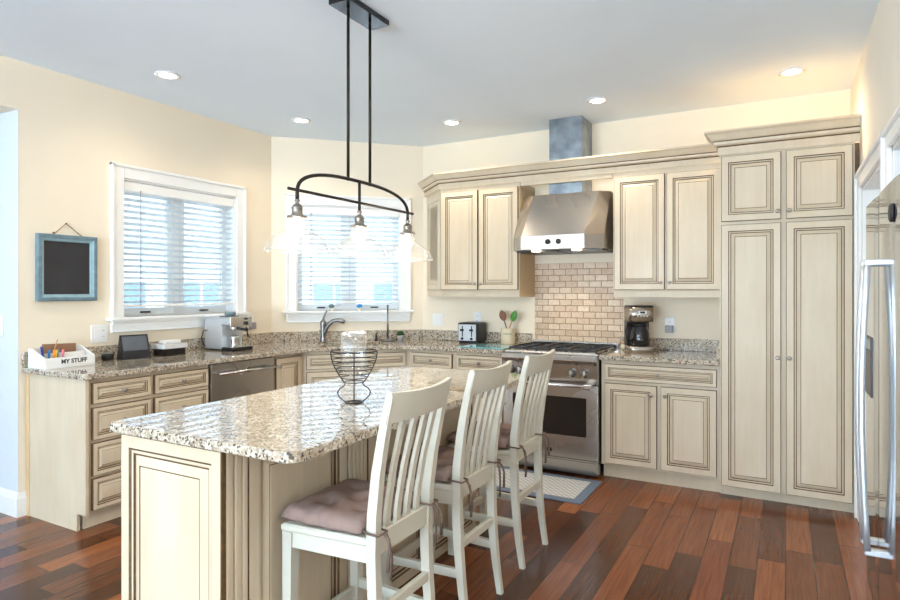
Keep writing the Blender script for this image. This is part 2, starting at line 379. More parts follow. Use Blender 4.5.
# right wall, local x runs along -Y from Y=5.09
w = wall_open(11.7, CH, [(5.09 - 4.365, 5.09 - 3.355, 0, 2.0), (5.09 - 3.19, 5.09 - 2.20, 0, 2.0)], .15, plain('pale_cream_wall_paint', srgb(238, 230, 216), .7, spec=.25, var=.01, nscale=3)); o = w.build('wall_right'); o.location = (.40, 5.09, 0); o.rotation_euler.z = R(-90); struct(o, 'pale wall at right with two white cased openings')
w = MB().box(.55, 1.30, 3.25, 3.29, 0, 2.5, M['hallw']).box(.55, 1.30, 2.05, 2.09, 0, 2.5, M['hallw']).box(1.25, 1.30, 2.09, 3.25, 0, 2.5, M['hallw']).box(.55, 1.25, 2.09, 3.25, 2.45, 2.5, M['hallw']); struct(w.build('wall_alcove'), 'pale grey alcove walls behind the refrigerator')
w = MB().box(-7.2, -7.1, -1.1, 2.1, 0, .9, M['hallw']).box(-7.2, -7.1, -1.1, 2.1, 2.2, CH, M['hallw']).box(-7.2, -7.1, -1.1, -.2, .9, 2.2, M['hallw']).box(-7.2, -7.1, 1.1, 2.1, .9, 2.2, M['hallw']).box(-7.1, -4.29, 1.985, 2.1, 0, CH, M['hallw']).box(-4.295, -4.12, 1.9845, 1.986, .12, 2.5, M['hallw']).box(-7.1, -4.29, -1.1, -1.0, 0, CH, M['hallw']); struct(w.build('wall_hall'), 'bluish white hall wall seen through the opening at far left')  # unseen end wall with small opening added to cut the hall's daylight
w = MB().box(-7.1, -4.29, -1.1, 1.985, 2.501, 2.55, M['hallw']); struct(w.build('ceiling_hall'), 'white hall soffit at far left')
# rear of the room, behind the viewer: unseen, its opening and low wall shaped to limit the sky light
w = MB().box(-4.12, .40, -6.7, -6.6, 2.65, CH, M['wall']).box(-4.12, .40, -6.7, -6.6, 0, .75, M['wall']); struct(w.build('wall_rear'))

# baseboard: along the hall jamb, round the corner and up to the cabinets
prof = [(0, 0), (.016, 0), (.016, .11), (.011, .125), (.011, .132), (.005, .148), (0, .148)]
b = MB().sweep([(-7.0, 1.985), (-4.12, 1.985), (-4.12, 2.045)], prof, [M['trim']] * 7); struct(b.build('baseboard_left'), 'white moulded baseboard at the foot of the left wall')

# ------------------------------------------------------------------ windows
def window(name, label, loc, rz, w, z0, z1):
    t = thing(name, None, None, loc, rz); tag(t, label, None, None, 'structure'); h = w / 2; cw = .092
    def P(n, mb, par=None): return struct(mb.build(n, par or t))
    c = MB()
    def cas(x0, x1, za, zb): c.box(x0, x1, -.020, 0, za, zb, M['trim'], .004, 1)
    cas(-h - cw, -h, z0, z1 + cw); cas(h, h + cw, z0, z1 + cw); cas(-h, h, z1, z1 + cw)
    for x in (-h - cw - .006, h + cw - .016): c.box(x, x + .022, -.034, -.0, z0, z1 + cw + .006, M['trim'], .005, 1)
    c.box(-h - cw - .006, h + cw + .006, -.034, 0, z1 + cw - .016, z1 + cw + .006, M['trim'], .005, 1)
    P('window_casing', c)
    P('window_sill', MB().box(-h - cw - .03, h + cw + .03, -.065, .08, z0 - .022, z0, M['trim'], .006))
    a = MB().box(-h - cw, h + cw, -.018, 0, z0 - .105, z0 - .022, M['trim'], .004, 1).box(-h - cw, h + cw, -.030, -.0, z0 - .045, z0 - .022, M['trim'], .006, 2).box(-h - cw, h + cw, -.026, 0, z0 - .107, z0 - .095, M['trim'], .003, 1)
    P('window_apron', a)
    j = MB()
    for x in (-h, h - .012): j.box(x, x + .012, 0, .17, z0, z1, M['trim'])
    j.box(-h, h, 0, .17, z1 - .012, z1, M['trim']).box(-h, h, .08, .17, z0 - .005, z0 + .015, M['trim'])
    j.box(-.03, .03, .09, .15, z0 + .015, z1 - .012, M['trim']); P('window_jamb', j)
    for sx in (-1, 1):
        xa, xb = (-h + .012, -.03) if sx < 0 else (.03, h - .012); f = MB(); q = .045
        f.box(xa, xa + q, .10, .14, z0 + .015, z1 - .012, M['trim']).box(xb - q, xb, .10, .14, z0 + .015, z1 - .012, M['trim'])
        f.box(xa + q, xb - q, .10, .14, z0 + .015, z0 + .015 + q, M['trim']).box(xa + q, xb - q, .10, .14, z1 - .012 - q, z1 - .012, M['trim'])
        sash = P('window_sash', f)
        g = MB().box(xa + q, xb - q, .118, .122, z0 + .015 + q, z1 - .012 - q, M['pane']); P('pane', g, sash)
        k = MB().box((xa + xb) / 2 - .045, (xa + xb) / 2 + .03, .075, .098, z0 + .022, z0 + .034, M['black'], .003, 1); P('crank_handle', k, sash)
    return t
def blind(label, loc, rz, w, z0, z1, wand_x):
    t = thing('window_blind', label, 'blind', loc, rz, None); h = w / 2 - .016
    MB().box(-h, h, .002, .052, z1 - .085, z1 - .014, M['trim'], .004, 1).build('headrail', t)
    s = MB(); z = z0 + .105; i = 0
    while z < z1 - .09:
        a = R(-17); n = 5; lp = []
        for side in (0, 1):
            pts = []
            for k in range(n):
                u = k / (n - 1) - .5; yy = .028 + .048 * u * math.cos(a); zz = z + .048 * u * math.sin(a) + .003 * (1 - 4 * u * u) + (-.0013 if side else .0013)
                pts.append((yy, zz))
            lp += pts if not side else pts[::-1]
        s.hull([[(-h, y, q) for y, q in lp], [(h, y, q) for y, q in lp]], M['slat']); z += .0435
    s.build('slats', t)
    MB().box(-h, h, .010, .050, z0 + .068, z0 + .088, M['trim'], .004, 1).build('bottom_rail', t)
    c = MB()
    for x in (-h * .72, 0, h * .72):
        for y in (.003, .053): c.box(x - .0012, x + .0012, y - .0006, y + .0006, z0 + .08, z1 - .06, M['linen'])
    c.build('ladder_cords', t)
    MB().tube([(wand_x, -.006, z1 - .07), (wand_x, -.006, z0 + .08)], .004, M['grey'], 6).build('tilt_wand', t)
    return t
window('window_1', 'white cased window in the left wall', (-4.12, 3.16, 0), 90, 1.01, 1.20, 2.185)
window('window_2', 'white cased window in the diagonal wall over the sink', (-3.615, 4.585, 0), 45, .98, 1.20, 2.185)
blind('white slatted blind in the left window, above the espresso machine', (-4.12, 3.16, 0), 90, 1.01, 1.20, 2.185, -.37)
blind('white slatted blind in the window over the sink, behind the pendant light', (-3.615, 4.585, 0), 45, .98, 1.20, 2.185, -.36)

# ------------------------------------------------------------------ doorways in the right wall
def casing(name, y_far, y_near, ztop, label, W=.09):
    t = thing(name, None, None, (.40, 0, 0)); struct(t, label)
    c = MB()
    for ya, yb in ((y_far, y_far + W), (y_near - W, y_near)):
        c.box(-.020, 0, ya, yb, 0, ztop + W, M['trim'], .004, 1)
    c.box(-.020, 0, y_near, y_far, ztop, ztop + W, M['trim'], .004, 1)
    c.box(-.034, 0, y_far + W - .02, y_far + W, 0, ztop + W, M['trim'], .005, 1).box(-.034, 0, y_near - W, y_near - W + .02, 0, ztop + W, M['trim'], .005, 1).box(-.034, 0, y_near - W, y_far + W, ztop + W - .02, ztop + W + .004, M['trim'], .005, 1)
    struct(c.build('door_casing', t))
    j = MB().box(0, .15, y_far - .018, y_far, 0, ztop, M['trim']).box(0, .15, y_near, y_near + .018, 0, ztop, M['trim']).box(0, .15, y_near, y_far, ztop - .018, ztop, M['trim'])
    struct(j.build('door_jamb', t)); return t
d1 = casing('door_1', 4.364, 3.356, 2.0, 'white cased doorway with a white door between pantry and refrigerator')
leaf = MB(); L0 = MB()
lf = MB().box(.10, .14, 3.376, 4.345, .01, 1.98, M['trim'])
for za, zb in ((.22, .95), (1.07, 1.86)):
    for ya, yb in ((3.48, 3.80), (3.92, 4.24)): lf.box(.094, .102, ya, yb, za, zb, M['trim'], .003, 1)
struct(lf.build('door_panel', d1))
casing('trim_1', 3.189, 2.201, 2.0, 'white cased opening around the refrigerator', .075)

# ================================================================== cabinets
def knob(mb, x, z, y=0, r=.014):
    return mb.lathe([(.009, 0), (.009, .002), (.005, .004), (.005, .012), (r * .85, .016), (r, .021), (r * .8, .027), (.003, .029)], M['pewter'], (x, y, z), 14, 'y')
def front(kind, parent, x0, x1, z0, z1, kx, kz, fw=None, y=0):
    o = MB().panel(x0, x1, z0, z1, y, fw=fw or (.043 if kind == 'door' else .025), k=1 if kind == 'door' else .72).build(kind, parent)
    if kx is not None: knob(MB(), kx, kz, y).build('knob', o)
    return o
def base_cab(name, label, cat, loc, rz, w, depth, group=None, end=False, z0=.105):
    t = thing(name, label, cat, loc, rz, group); b = MB()
    b.box(0, w, .0205, depth, z0, .880, M['cab'])
    b.build('body', t)
    MB().box(0 if not end else .018, w, .085, depth, 0, z0 - .001, M['cab']).build('toe_kick', t)
    return t
ZD = [(.731, .853), (.522, .709), (.316, .505), (.118, .300)]
# left run (front faces +X)
c = base_cab('drawer_cabinet', 'cream four-drawer base cabinet at the left end of the counter, with plain grey-white end panel', 'cabinet', (-3.49, 2.047, 0), 90, .403, .622, 'base cabinets along the left wall', True)
for z0, z1 in ZD: front('drawer', c, .024, .392, z0, z1, .208, (z0 + z1) / 2)
e = MB().box(-.020, -.001, .0, .622, .10, .880, M['cab']).box(-.020, -.001, .085, .622, 0, .10, M['cab']).box(-.024, .0, .585, .623, 0, .880, M['cab_side']); e.build('end_panel', c)
c = base_cab('drawer_cabinet', 'cream four-drawer base cabinet just left of the dishwasher', 'cabinet', (-3.49, 2.452, 0), 90, .432, .622, 'base cabinets along the left wall')
for z0, z1 in ZD: front('drawer', c, .012, .420, z0, z1, .216, (z0 + z1) / 2)
# dishwasher
d = thing('dishwasher', 'stainless steel dishwasher built in under the left counter', 'dishwasher', (-3.49, 2.886, 0), 90)
MB().box(.004, .602, .03, .60, .10, .878, M['black']).build('body', d)
MB().box(.006, .600, -.004, .029, .13, .872, M['steel'], .004).build('door', d)
MB().box(.012, .594, .06, .5, 0, .099, M['black']).build('toe_kick', d)
h = MB().tube([(.03, -.052, .805), (.576, -.052, .805)], .011, M['chrome'], 12)
for x in (.06, .546): h.tube([(x, -.004, .805), (x, -.05, .805)], .008, M['chrome'], 8)
h.build('handle', d)
c = base_cab('narrow_cabinet', 'narrow cream base cabinet with one door between dishwasher and sink', 'cabinet', (-3.49, 3.492, 0), 90, .322, .622)
front('door', c, .018, .304, .118, .853, .045, .79)
# corner sink cabinet
P0, P1 = Vector((-3.49, 3.820)), Vector((-2.885, 4.470)); ang = math.atan2(P1.y - P0.y, P1.x - P0.x); SL = (P1 - P0).length
c = thing('sink_cabinet', 'cream corner sink cabinet set diagonally below the sink window', 'cabinet', (P0.x, P0.y, 0), math.degrees(ang))
inv = rotz(ang, (P0.x, P0.y, 0)).inverted()
def loc2(pts): return [tuple((inv @ Vector((x, y, 0)))[:2]) for x, y in pts]
nv = Vector((-math.sin(ang), math.cos(ang)))
dv0 = (P1 - P0).normalized()
Pa, Pb = P0 + nv * .0205, P1 + nv * .0205
MB().prism(loc2([tuple(Pa), tuple(Pb), (-2.885, 5.085), (-3.112, 5.085), (-4.113, 4.084), (-4.113, 3.822)]), .105, .66, M['cab']).box(.003, SL - .003, .0205, .040, .66, .880, M['cab']).prism(loc2([(-3.5105, 3.8155), tuple(Pa + dv0 * .004), tuple(Pa + dv0 * .004 + nv * .02), (-3.535, 3.8155)]), .105, .880, M['cab']).prism(loc2([(-2.8815, 4.4925), (-2.8815, 4.515), tuple(Pb - dv0 * .004 + nv * .02), tuple(Pb - dv0 * .004)]), .105, .880, M['cab']).build('body', c)
MB().box(.03, SL - .03, .085, .2, 0, .104, M['cab']).build('toe_kick', c)
front('false_drawer', c, .02, SL - .02, .731, .853, None, 0, fw=.03)
front('door', c, .02, SL / 2 - .004, .118, .709, SL / 2 - .04, .66); front('door', c, SL / 2 + .004, SL - .02, .118, .709, SL / 2 + .04, .66)
# back run
c = base_cab('drawer_cabinet', 'cream base cabinet on the back wall just right of the corner sink', 'cabinet', (-2.880, 4.472, 0), 0, .444, .613)
front('drawer', c, .022, .428, .731, .853, .225, .792); front('door', c, .022, .428, .118, .709, .39, .66)
c = base_cab('drawer_cabinet', 'cream base cabinet under the toaster, just left of the range', 'cabinet', (-2.434, 4.472, 0), 0, .461, .613)
front('drawer', c, .022, .446, .731, .853, .234, .792); front('door', c, .022, .446, .118, .709, .06, .66)
c = base_cab('drawer_cabinet', 'cream base cabinet with one wide drawer over two doors, right of the range', 'cabinet', (-1.196, 4.472, 0), 0, .803, .613)
front('drawer', c, .028, .787, .731, .850, .405, .79)
front('door', c, .028, .397, .120, .709, .362, .645); front('door', c, .424, .787, .120, .709, .455, .645)

# pantry
c = thing('pantry_cabinet', 'tall cream four-door pantry cabinet in the right corner', 'cabinet', (-.391, 4.460, 0), 0)
b = MB().box(0, .764, .0205, .625, .075, 2.30, M['cab']).box(.7645, .79, .040, .06, .0, 2.30, M['glaze']); b.build('body', c)  # recessed filler strip, dark brown for the shadow line beside the wall
MB().box(0, .764, .080, .625, 0, .0745, M['cab']).build('toe_kick', c)
for x0, x1, kx in ((.012, .365, .345), (.393, .753, .412)):
    front('door', c, x0, x1, .078, 1.828, kx, .955); front('door', c, x0, x1, 1.850, 2.287, kx, 1.90)
prof = [(0, 2.300), (.010, 2.300), (.010, 2.352), (.018, 2.359), (.034, 2.368), (.038, 2.384), (.042, 2.391), (.050, 2.398), (.070, 2.428), (.084, 2.438), (.088, 2.438), (.088, 2.452), (0, 2.452)]
cb, gz = M['cab'], M['glaze']
pm = [cb, cb, gz, cb, cb, gz, cb, cb, cb, cb, cb, cb, cb]
MB().sweep([(0, .200), (0, .0205), (.789, .0205)], prof, pm).build('crown', c)

# upper cabinets
ZU0, ZU1 = 1.395, 2.262
def upper(label, x0, x1, doors, chamfer=None):
    t = thing('wall_cabinet', label, 'cabinet', (x0, 4.730, 1.335), 0); w = x1 - x0; d = .354; z = 1.335
    if chamfer: poly = [(0, .0205), (w, .0205), (w, d), (-.340, d), (-.340, d - .012)]
    else: poly = [(0, .0205), (w, .0205), (w, d), (0, d)]
    MB().prism(poly, ZU0 - .005 - z, 2.30 - z, M['cab']).build('body', t)
    if chamfer:
        lr = MB().sweep([(-.330, d - .012), (0, .026), (w - .004, .026), (w - .004, d)], [(0, 0), (0, .054), (-.022, .054), (-.022, .02), (-.016, 0)], [cb] * 5)
    else:
        lr = MB().box(.0, w, .026, .05, 0, .054, M['cab'], .003, 1)
    lr.build('light_rail', t)
    for dx0, dx1, kx in doors: front('door', t, dx0 - x0, dx1 - x0, ZU0 - z, ZU1 - z, kx - x0, 1.447 - z, y=0)
    return t
u = upper('cream two-door wall cabinet with angled left end, left of the range hood', -2.716, -1.950, ((-2.702, -2.340, -2.362), (-2.328, -1.964, -2.306)), True)
# angled end door on the chamfer
ch = (Vector((-.340, .342)) - Vector((0, .0205))); ca = math.atan2(-ch.y, -ch.x); Lc = ch.length
q = MB().panel(.02, Lc - .012, 0, ZU1 - ZU0, -.002, t=.018, fw=.05).build('end_door', u); q.location = (-.340, .342, ZU0 - 1.335); q.rotation_euler.z = ca
upper('cream two-door wall cabinet above the drip coffee maker', -1.172, -.393, ((-1.160, -.790, -.815), (-.774, -.408, -.750)))
# side of the left cabinet towards the hood is bare wood
MB().box(.7662, .7685, .0, .354, 0, .93, M['cab_side']).build('side_panel', u)
# crown running over both wall cabinets and across the hood
cr = thing('crown_molding', 'long cream crown molding running over the wall cabinets and across the hood duct', 'molding', (-1.6, 4.73, 2.265), 0)
def sh(p): return [(x + 1.6, y - 4.73) for x, y in p]
prof2 = [(0, .036), (.012, .036), (.012, .080), (.019, .087), (.034, .095), (.037, .108), (.041, .114), (.048, .120), (.068, .150), (.080, .157), (.084, .157), (.084, .168), (0, .168)]
MB().sweep(sh([(-3.080, 5.086), (-2.722, 4.748), (-.395, 4.748)]), prof2, pm).build('cornice', cr)
MB().box(-1.944 + 1.6, -1.178 + 1.6, .019, .040, 0, .04, M['cab'], .002, 1).build('frieze_board', cr)

# ------------------------------------------------------------------ countertops
def arc(p0, pc, p1, n=6):
    p0, pc, p1 = map(Vector, (p0, pc, p1)); return [tuple(p0 * (1 - t) ** 2 + pc * 2 * t * (1 - t) + p1 * t * t) for t in [i / n for i in range(n + 1)]]
def slab(poly, z0, z1, holes=(), e=.005):
    """polished slab with eased top and bottom edge"""
    mb = MB(); mb.prism(poly, z0, z1, M['granite'], holes)
    b = mb.bm; bmesh.ops.remove_doubles(b, verts=b.verts[:], dist=1e-5)
    bmesh.ops.dissolve_limit(b, angle_limit=R(1), verts=b.verts[:], edges=b.edges[:])
    ed = [x for x in b.edges if len(x.link_faces) == 2 and abs(x.link_faces[0].normal.z) + abs(x.link_faces[1].normal.z) > .9 and x.calc_face_angle(0) > 1.3]
    bmesh.ops.bevel(b, geom=ed, offset=e, segments=2, profile=.5, affect='EDGES'); return mb
ct = thing('granite_countertop', 'long speckled granite countertop bending round the sink corner, with low backsplash', 'countertop', (-3.45, 3.8, .8805), 0)
def rel(pts, o=(-3.45, 3.8)): return [(x - o[0], y - o[1]) for x, y in pts]
dv = (P1 - P0).normalized(); off = -nv * .036
A0 = P0 + off; A1 = P1 + off
poly = [(-4.118, 2.000), (-3.475, 2.000)] + arc((-3.475, 2.0), (-3.452, 2.0), (-3.452, 2.022), 4) + arc((-3.452, 3.58), (-3.452, 3.80), tuple(A0 + dv * .20)) + arc(tuple(A1 - dv * .18), (A1.x + .004, 4.436), (A1.x + .22, 4.436)) + [(-1.970, 4.436), (-1.970, 5.088), (-3.112, 5.088), (-4.118, 4.082)]
seen = []; [seen.append(p) for p in poly if not seen or (Vector(p) - Vector(seen[-1])).length > 1e-4]; poly = seen
mid = (P0 + P1) / 2
def dg(u, v): p = mid + dv * u + nv * v; return (p.x, p.y)
hole = [dg(-.30, .10), dg(.30, .10), dg(.30, .46), dg(-.30, .46)]
slab(rel(poly), 0, .034, [rel(hole)]).build('slab', ct)
bs = MB().box(-4.118 + 3.45, -4.098 + 3.45, 2.0 - 3.8, 4.074 - 3.8, .0345, .128, M['granite'], .002, 1)
bs.prism(rel([(-4.118, 4.078), (-3.112, 5.086), (-3.105, 5.066), (-4.098, 4.072)]), .0345, .128, M['granite'])
bs.box(-3.10 + 3.45, -1.972 + 3.45, 5.066 - 3.8, 5.086 - 3.8, .0345, .128, M['granite'], .002, 1)
bs.build('backsplash', ct)
c2 = thing('granite_countertop', 'short speckled granite countertop under the coffee maker, right of the range', 'countertop', (-.8, 4.8, .8805), 0)
slab([(-1.198 + .8, 4.434 - 4.8), (-.392 + .8, 4.434 - 4.8), (-.392 + .8, 5.086 - 4.8), (-1.198 + .8, 5.086 - 4.8)], 0, .034).build('slab', c2)
MB().box(-1.198 + .8, -.414 + .8, .266, .286, .0345, .128, M['granite'], .002, 1).box(-.413 + .8, -.393 + .8, -.30, .286, .0345, .110, M['granite'], .002, 1).build('backsplash', c2)
# sink and its fittings
s = thing('sink_basin', 'stainless undermount sink basin set in the corner counter', 'sink', (mid.x, mid.y, .68), math.degrees(ang))
def rr(x0, x1, y0, y1, z): return [(x0, y0, z), (x1, y0, z), (x1, y1, z), (x0, y1, z)]
MB().hull([rr(-.315, .315, .085, .475, .199), rr(-.315, .315, .085, .475, -.002), rr(-.31, .31, .09, .47, -.002)], M['steel'], cap=False).hull([rr(-.315, .315, .085, .475, .199), rr(-.296, .296, .104, .456, .199), rr(-.285, .285, .115, .445, .02)], M['steel'], cap=False).box(-.285, .285, .115, .445, .0, .02, M['steel']).build('basin', s)
MB().lathe([(.045, 0), (.045, .004), (.03, .006), (0.001, .002)], M['chrome'], (0, .28, .021)).build('drain', s)
def diag(px_ray, k): return px_ray
fx, fy = -3.712, 4.318
f = thing('kitchen_faucet', 'brushed nickel single-lever faucet with arched spout at the sink', 'faucet', (fx, fy, .915), 45)
MB().lathe([(.030, 0), (.030, .008), (.027, .02), (.024, .06), (.025, .15), (.028, .172), (.024, .195), (.011, .207)], M['nickel']).build('body', f)
pp = [(.0, -.0, .05), (.012, -.012, .09), (.030, -.025, .135), (.055, -.04, .172), (.085, -.055, .196), (.115, -.068, .205), (.145, -.08, .203), (.165, -.088, .196), (.185, -.095, .188)]
MB().tube(pp, [.019, .020, .020, .019, .018, .018, .020, .022, .018], M['nickel'], 12).build('spout', f)
MB().tube([(0, 0, .19), (.004, 0, .225), (.018, .0, .262), (.034, 0, .288)], [.013, .010, .008, .006], M['nickel'], 10).build('lever', f)
MB().tube([(-.02, 0, .10), (-.035, 0, .11)], [.01, .006], M['nickel'], 8).build('side_cap', f)
o = thing('soap_dispenser', 'small dark soap dispenser between the faucet and the towel holder', 'dispenser', (-3.395, 4.705, .915), 45)
MB().lathe([(.018, 0), (.018, .006), (.011, .012), (.010, .05), (.012, .055)], M['iron']).build('base', o)
MB().tube([(0, 0, .052), (0, 0, .068), (0, -.035, .072)], .006, M['iron'], 8).build('spout', o)
o = thing('paper_towel_holder', 'empty upright metal paper towel holder with round base on the counter', 'holder', (-3.285, 4.735, .915), 0)
MB().lathe([(.075, 0), (.078, .008), (.070, .016), (.02, .022)], M['nickel'], seg=28).build('base', o)
MB().lathe([(.011, .02), (.010, .15), (.0105, .155), (.007, .16), (.007, .325), (.012, .329), (.011, .340), (.004, .343)], M['nickel'], seg=14).build('post', o)
o = thing('potted_plant', 'tiny dark green plant in a small grey pot beside the towel holder', 'plant', (-3.195, 4.815, .915), 0)
MB().lathe([(.024, 0), (.032, .05), (.030, .05), (.026, .044), (.001, .044)], M['grey'], seg=16).build('pot', o)
lv = MB(); rnd = random.Random(3)
for i in range(90):
    a, e, rr_ = rnd.uniform(0, 6.28), rnd.uniform(0, 1.4), rnd.uniform(.015, .04); p = Vector((math.cos(a) * math.cos(e) * rr_, math.sin(a) * math.cos(e) * rr_, .052 + math.sin(e) * rr_))
    n1 = Vector((rnd.uniform(-1, 1), rnd.uniform(-1, 1), rnd.uniform(-1, 1))).normalized() * .010; n2 = n1.orthogonal().normalized() * .006; th = n1.cross(n2).normalized() * .0008
    lv.hull([[p - n1 + th, p + n2 + th, p + n1 + th, p - n2 + th], [p - n1 - th, p + n2 - th, p + n1 - th, p - n2 - th]], M['leaf'])
lv.build('foliage', o)

# ------------------------------------------------------------------ island
isl = thing('kitchen_island', 'cream panelled kitchen island cabinet in the foreground', 'island', (-1.85, 2.28, 0), 0)
IX0, IX1, IY0, IY1 = -.245, .252, -.915, .90
MB().box(IX0, IX1, IY0, IY1, 0, .879, M['cab']).build('body', isl)
MB().panel(IX0 - .002, IX1 + .021, .0, .872, IY0 - .020, t=.0195, fw=.045, k=1.5).build('end_panel', isl)
pl = MB()
for yy in (.001, .036, .068): pl.box(IX1 + .0005, IX1 + .022, IY0 + yy, IY0 + yy + (.031 if yy < .06 else .024), 0, .872, M['cab'], .006, 2)
pl.box(IX1 + .0005, IX1 + .004, IY0, IY0 + .093, 0, .872, M['glaze']); pl.build('corner_post', isl)
def side_panel(y0, y1):
    o = MB().panel(0, y1 - y0, .0, .872, 0, t=.019, fw=.05, k=1.2).build('side_panel', isl); o.location = (IX1 + .0200, IY0 + y0, 0); o.rotation_euler.z = R(90)
side_panel(.095, .62)
pl = MB()
for k in range(5): pl.box(IX1 + .0005, IX1 + .022, IY0 + .628 + k * .026, IY0 + .650 + k * .026, 0, .872, M['cab'], .005, 2)
pl.box(IX1 + .0005, IX1 + .004, IY0 + .622, IY0 + .76, 0, .872, M['glaze']); pl.build('fluted_pilaster', isl)
side_panel(.762, 1.26); side_panel(1.27, 1.81)
it = thing('island_countertop', 'large polished speckled granite top of the island', 'countertop', (-1.70, 2.28, .8805), 0)
X0, X1, Y0, Y1 = -.430, .455, -.965, .945
poly = []
for cx, cy, r, a0 in ((X1 - .05, Y0 + .05, .05, -90), (X1 - .11, Y1 - .11, .11, 0), (X0 + .11, Y1 - .11, .11, 90), (X0 + .02, Y0 + .02, .02, 180)):
    poly += [(cx + r * math.cos(R(a0 + 15 * i)), cy + r * math.sin(R(a0 + 15 * i))) for i in range(7)]
slab(poly, 0, .034).build('slab', it)

# ------------------------------------------------------------------ range
r = thing('gas_range', 'stainless steel gas range under the brick backsplash', 'range', (-1.5825, 4.42, 0), 0)
HW = .378
MB().box(-HW, HW, .032, .655, .10, .900, M['black']).box(-HW + .03, HW - .03, .09, .62, .0, .099, M['black']).build('body', r)
MB().box(-HW, HW, -.002, .030, .118, .130, M['steel']).box(-HW, HW, .0, .031, .132, .684, M['steel'], .005).build('oven_door', r)
dr = [c for c in r.children if c.name.startswith('oven_door')][0]
MB().box(-HW + .085, HW - .085, -.0015, .004, .300, .590, M['dark_glass'], .001, 1).build('window', dr)
h = MB().tube([(-.335, -.062, .685), (.335, -.062, .685)], .014, M['chrome'], 14)
for x in (-.32, .32): h.box(x - .028, x + .028, -.078, .0, .666, .702, M['steel'], .006)
h.build('handle', dr)
bd = MB().box(-.028, .028, -.004, .0, .170, .196, M['black'], .001, 1); bd.build('badge', dr)
pnl = MB().hull([[(-HW, .030, .692), (HW, .030, .692), (HW, .005, .692), (-HW, .005, .692)], [(-HW, .05, .835), (HW, .05, .835), (HW, -.012, .835), (-HW, -.012, .835)], [(-HW, .05, .845), (HW, .05, .845), (HW, -.030, .850), (-HW, -.030, .850)], [(-HW, .05, .86), (HW, .05, .86), (HW, -.034, .866), (-HW, -.034, .866)], [(-HW, .05, .902), (HW, .05, .902), (HW, -.016, .895), (-HW, -.016, .895)]], M['steel']); pnl.build('control_panel', r)
for x in (-.300, -.228, -.008, .184, .280):
    k = MB().lathe([(.033, 0), (.033, .006), (.027, .009), (.024, .036), (.020, .041), (.001, .041)], M['nickel'], (x, -.004, .772), 18, 'y').box(x - .005, x + .005, -.051, -.043, .748, .797, M['chrome'], .001, 1); k.build('knob', r)
MB().box(-HW, HW, .03, .655, .9015, .915, M['steel'], .003, 1).box(-HW + .03, HW - .03, .06, .63, .9155, .918, M['steel']).build('cooktop', r)
for gx in (-.237, 0, .237):
    g = MB(); a = .112
    for y in (.07, .34, .62): g.box(gx - a, gx + a, y - .006, y + .006, .930, .943, M['iron'])
    for x in (-a, 0, a): g.box(gx + x - .006, gx + x + .006, .066, .626, .930, .943, M['iron'])
    for y in (.205, .48): g.box(gx - .09, gx + .09, y - .005, y + .005, .932, .943, M['iron'])
    for x in (-a, a):
        for y in (.07, .34, .62): g.box(gx + x - .007, gx + x + .007, y - .007, y + .007, .9185, .931, M['iron'])
    g.build('grate', r)
    for y in (.205, .48): MB().lathe([(.045, .9185), (.045, .924), (.032, .926), (.030, .932), (.001, .932)], M['iron'], (gx, y, 0), 18).build('burner', r)
MB().box(-HW, HW, .02, .07, .015, .112, M['steel'], .003, 1).build('kick_plate', r)
MB().box(-HW, HW, .640, .655, .916, .955, M['steel'], .003, 1).build('backguard', r)

# tiled backsplash
tl = MB().box(-1.945, -1.175, 5.078, 5.089, .945, 1.625, M['tile']); struct(tl.build('trim_2'), 'tumbled travertine brick tile panel on the wall behind the range')

# ------------------------------------------------------------------ hood
hd = thing('range_hood', 'stainless steel chimney range hood with square metal duct above the range', 'hood', (-1.575, 4.47, 1.71), 0)
def hp(fy, xl, xr, sy, z, q=.370): return [(xl, fy, z), (xr, fy, z), (q, sy, z), (q, .615, z), (-q, .615, z), (-q, sy, z)]
MB().hull([hp(0, -.255, .255, .125, 0), hp(0, -.255, .255, .125, .105)], M['steel']).build('control_band', hd)
MB().hull([hp(.004, -.252, .252, .126, .1055), hp(.25, -.24, .30, .33, .46)], M['steel']).build('canopy', hd)
MB().box(-.135, .14, .325, .612, .4605, 1.088, M['galv']).build('duct', hd)
for x in (-.03, .055): MB().lathe([(.021, 0), (.021, .010), (.016, .02), (.001, .02)], M['black'], (x, 0, .055), 16, 'y').build('knob', hd)
n = MB().box(-.20, -.135, -.003, 0, .045, .068, M['chrome'], .001, 1); n.build('badge', hd)
bf = MB()
for x in (-.18, .18): bf.box(x - .17, x + .17, .14, .56, -.012, -.001, M['black'])
bf.build('filter', hd)
for x in (-.16, .17): MB().lathe([(.035, -.012), (.035, -.002)], M['bulb'], (x, .09, 0), 16).build('lamp', hd)
l = bpy.data.lights.new('hood_lamp', 'SPOT'); l.energy = 10; l.color = (1, .85, .62); l.spot_size = R(120); l.spot_blend = .8; l.shadow_soft_size = .05
o = bpy.data.objects.new('hood_lamp', l); COL.objects.link(o); o.parent = hd; o.location = (0, .25, -.03)

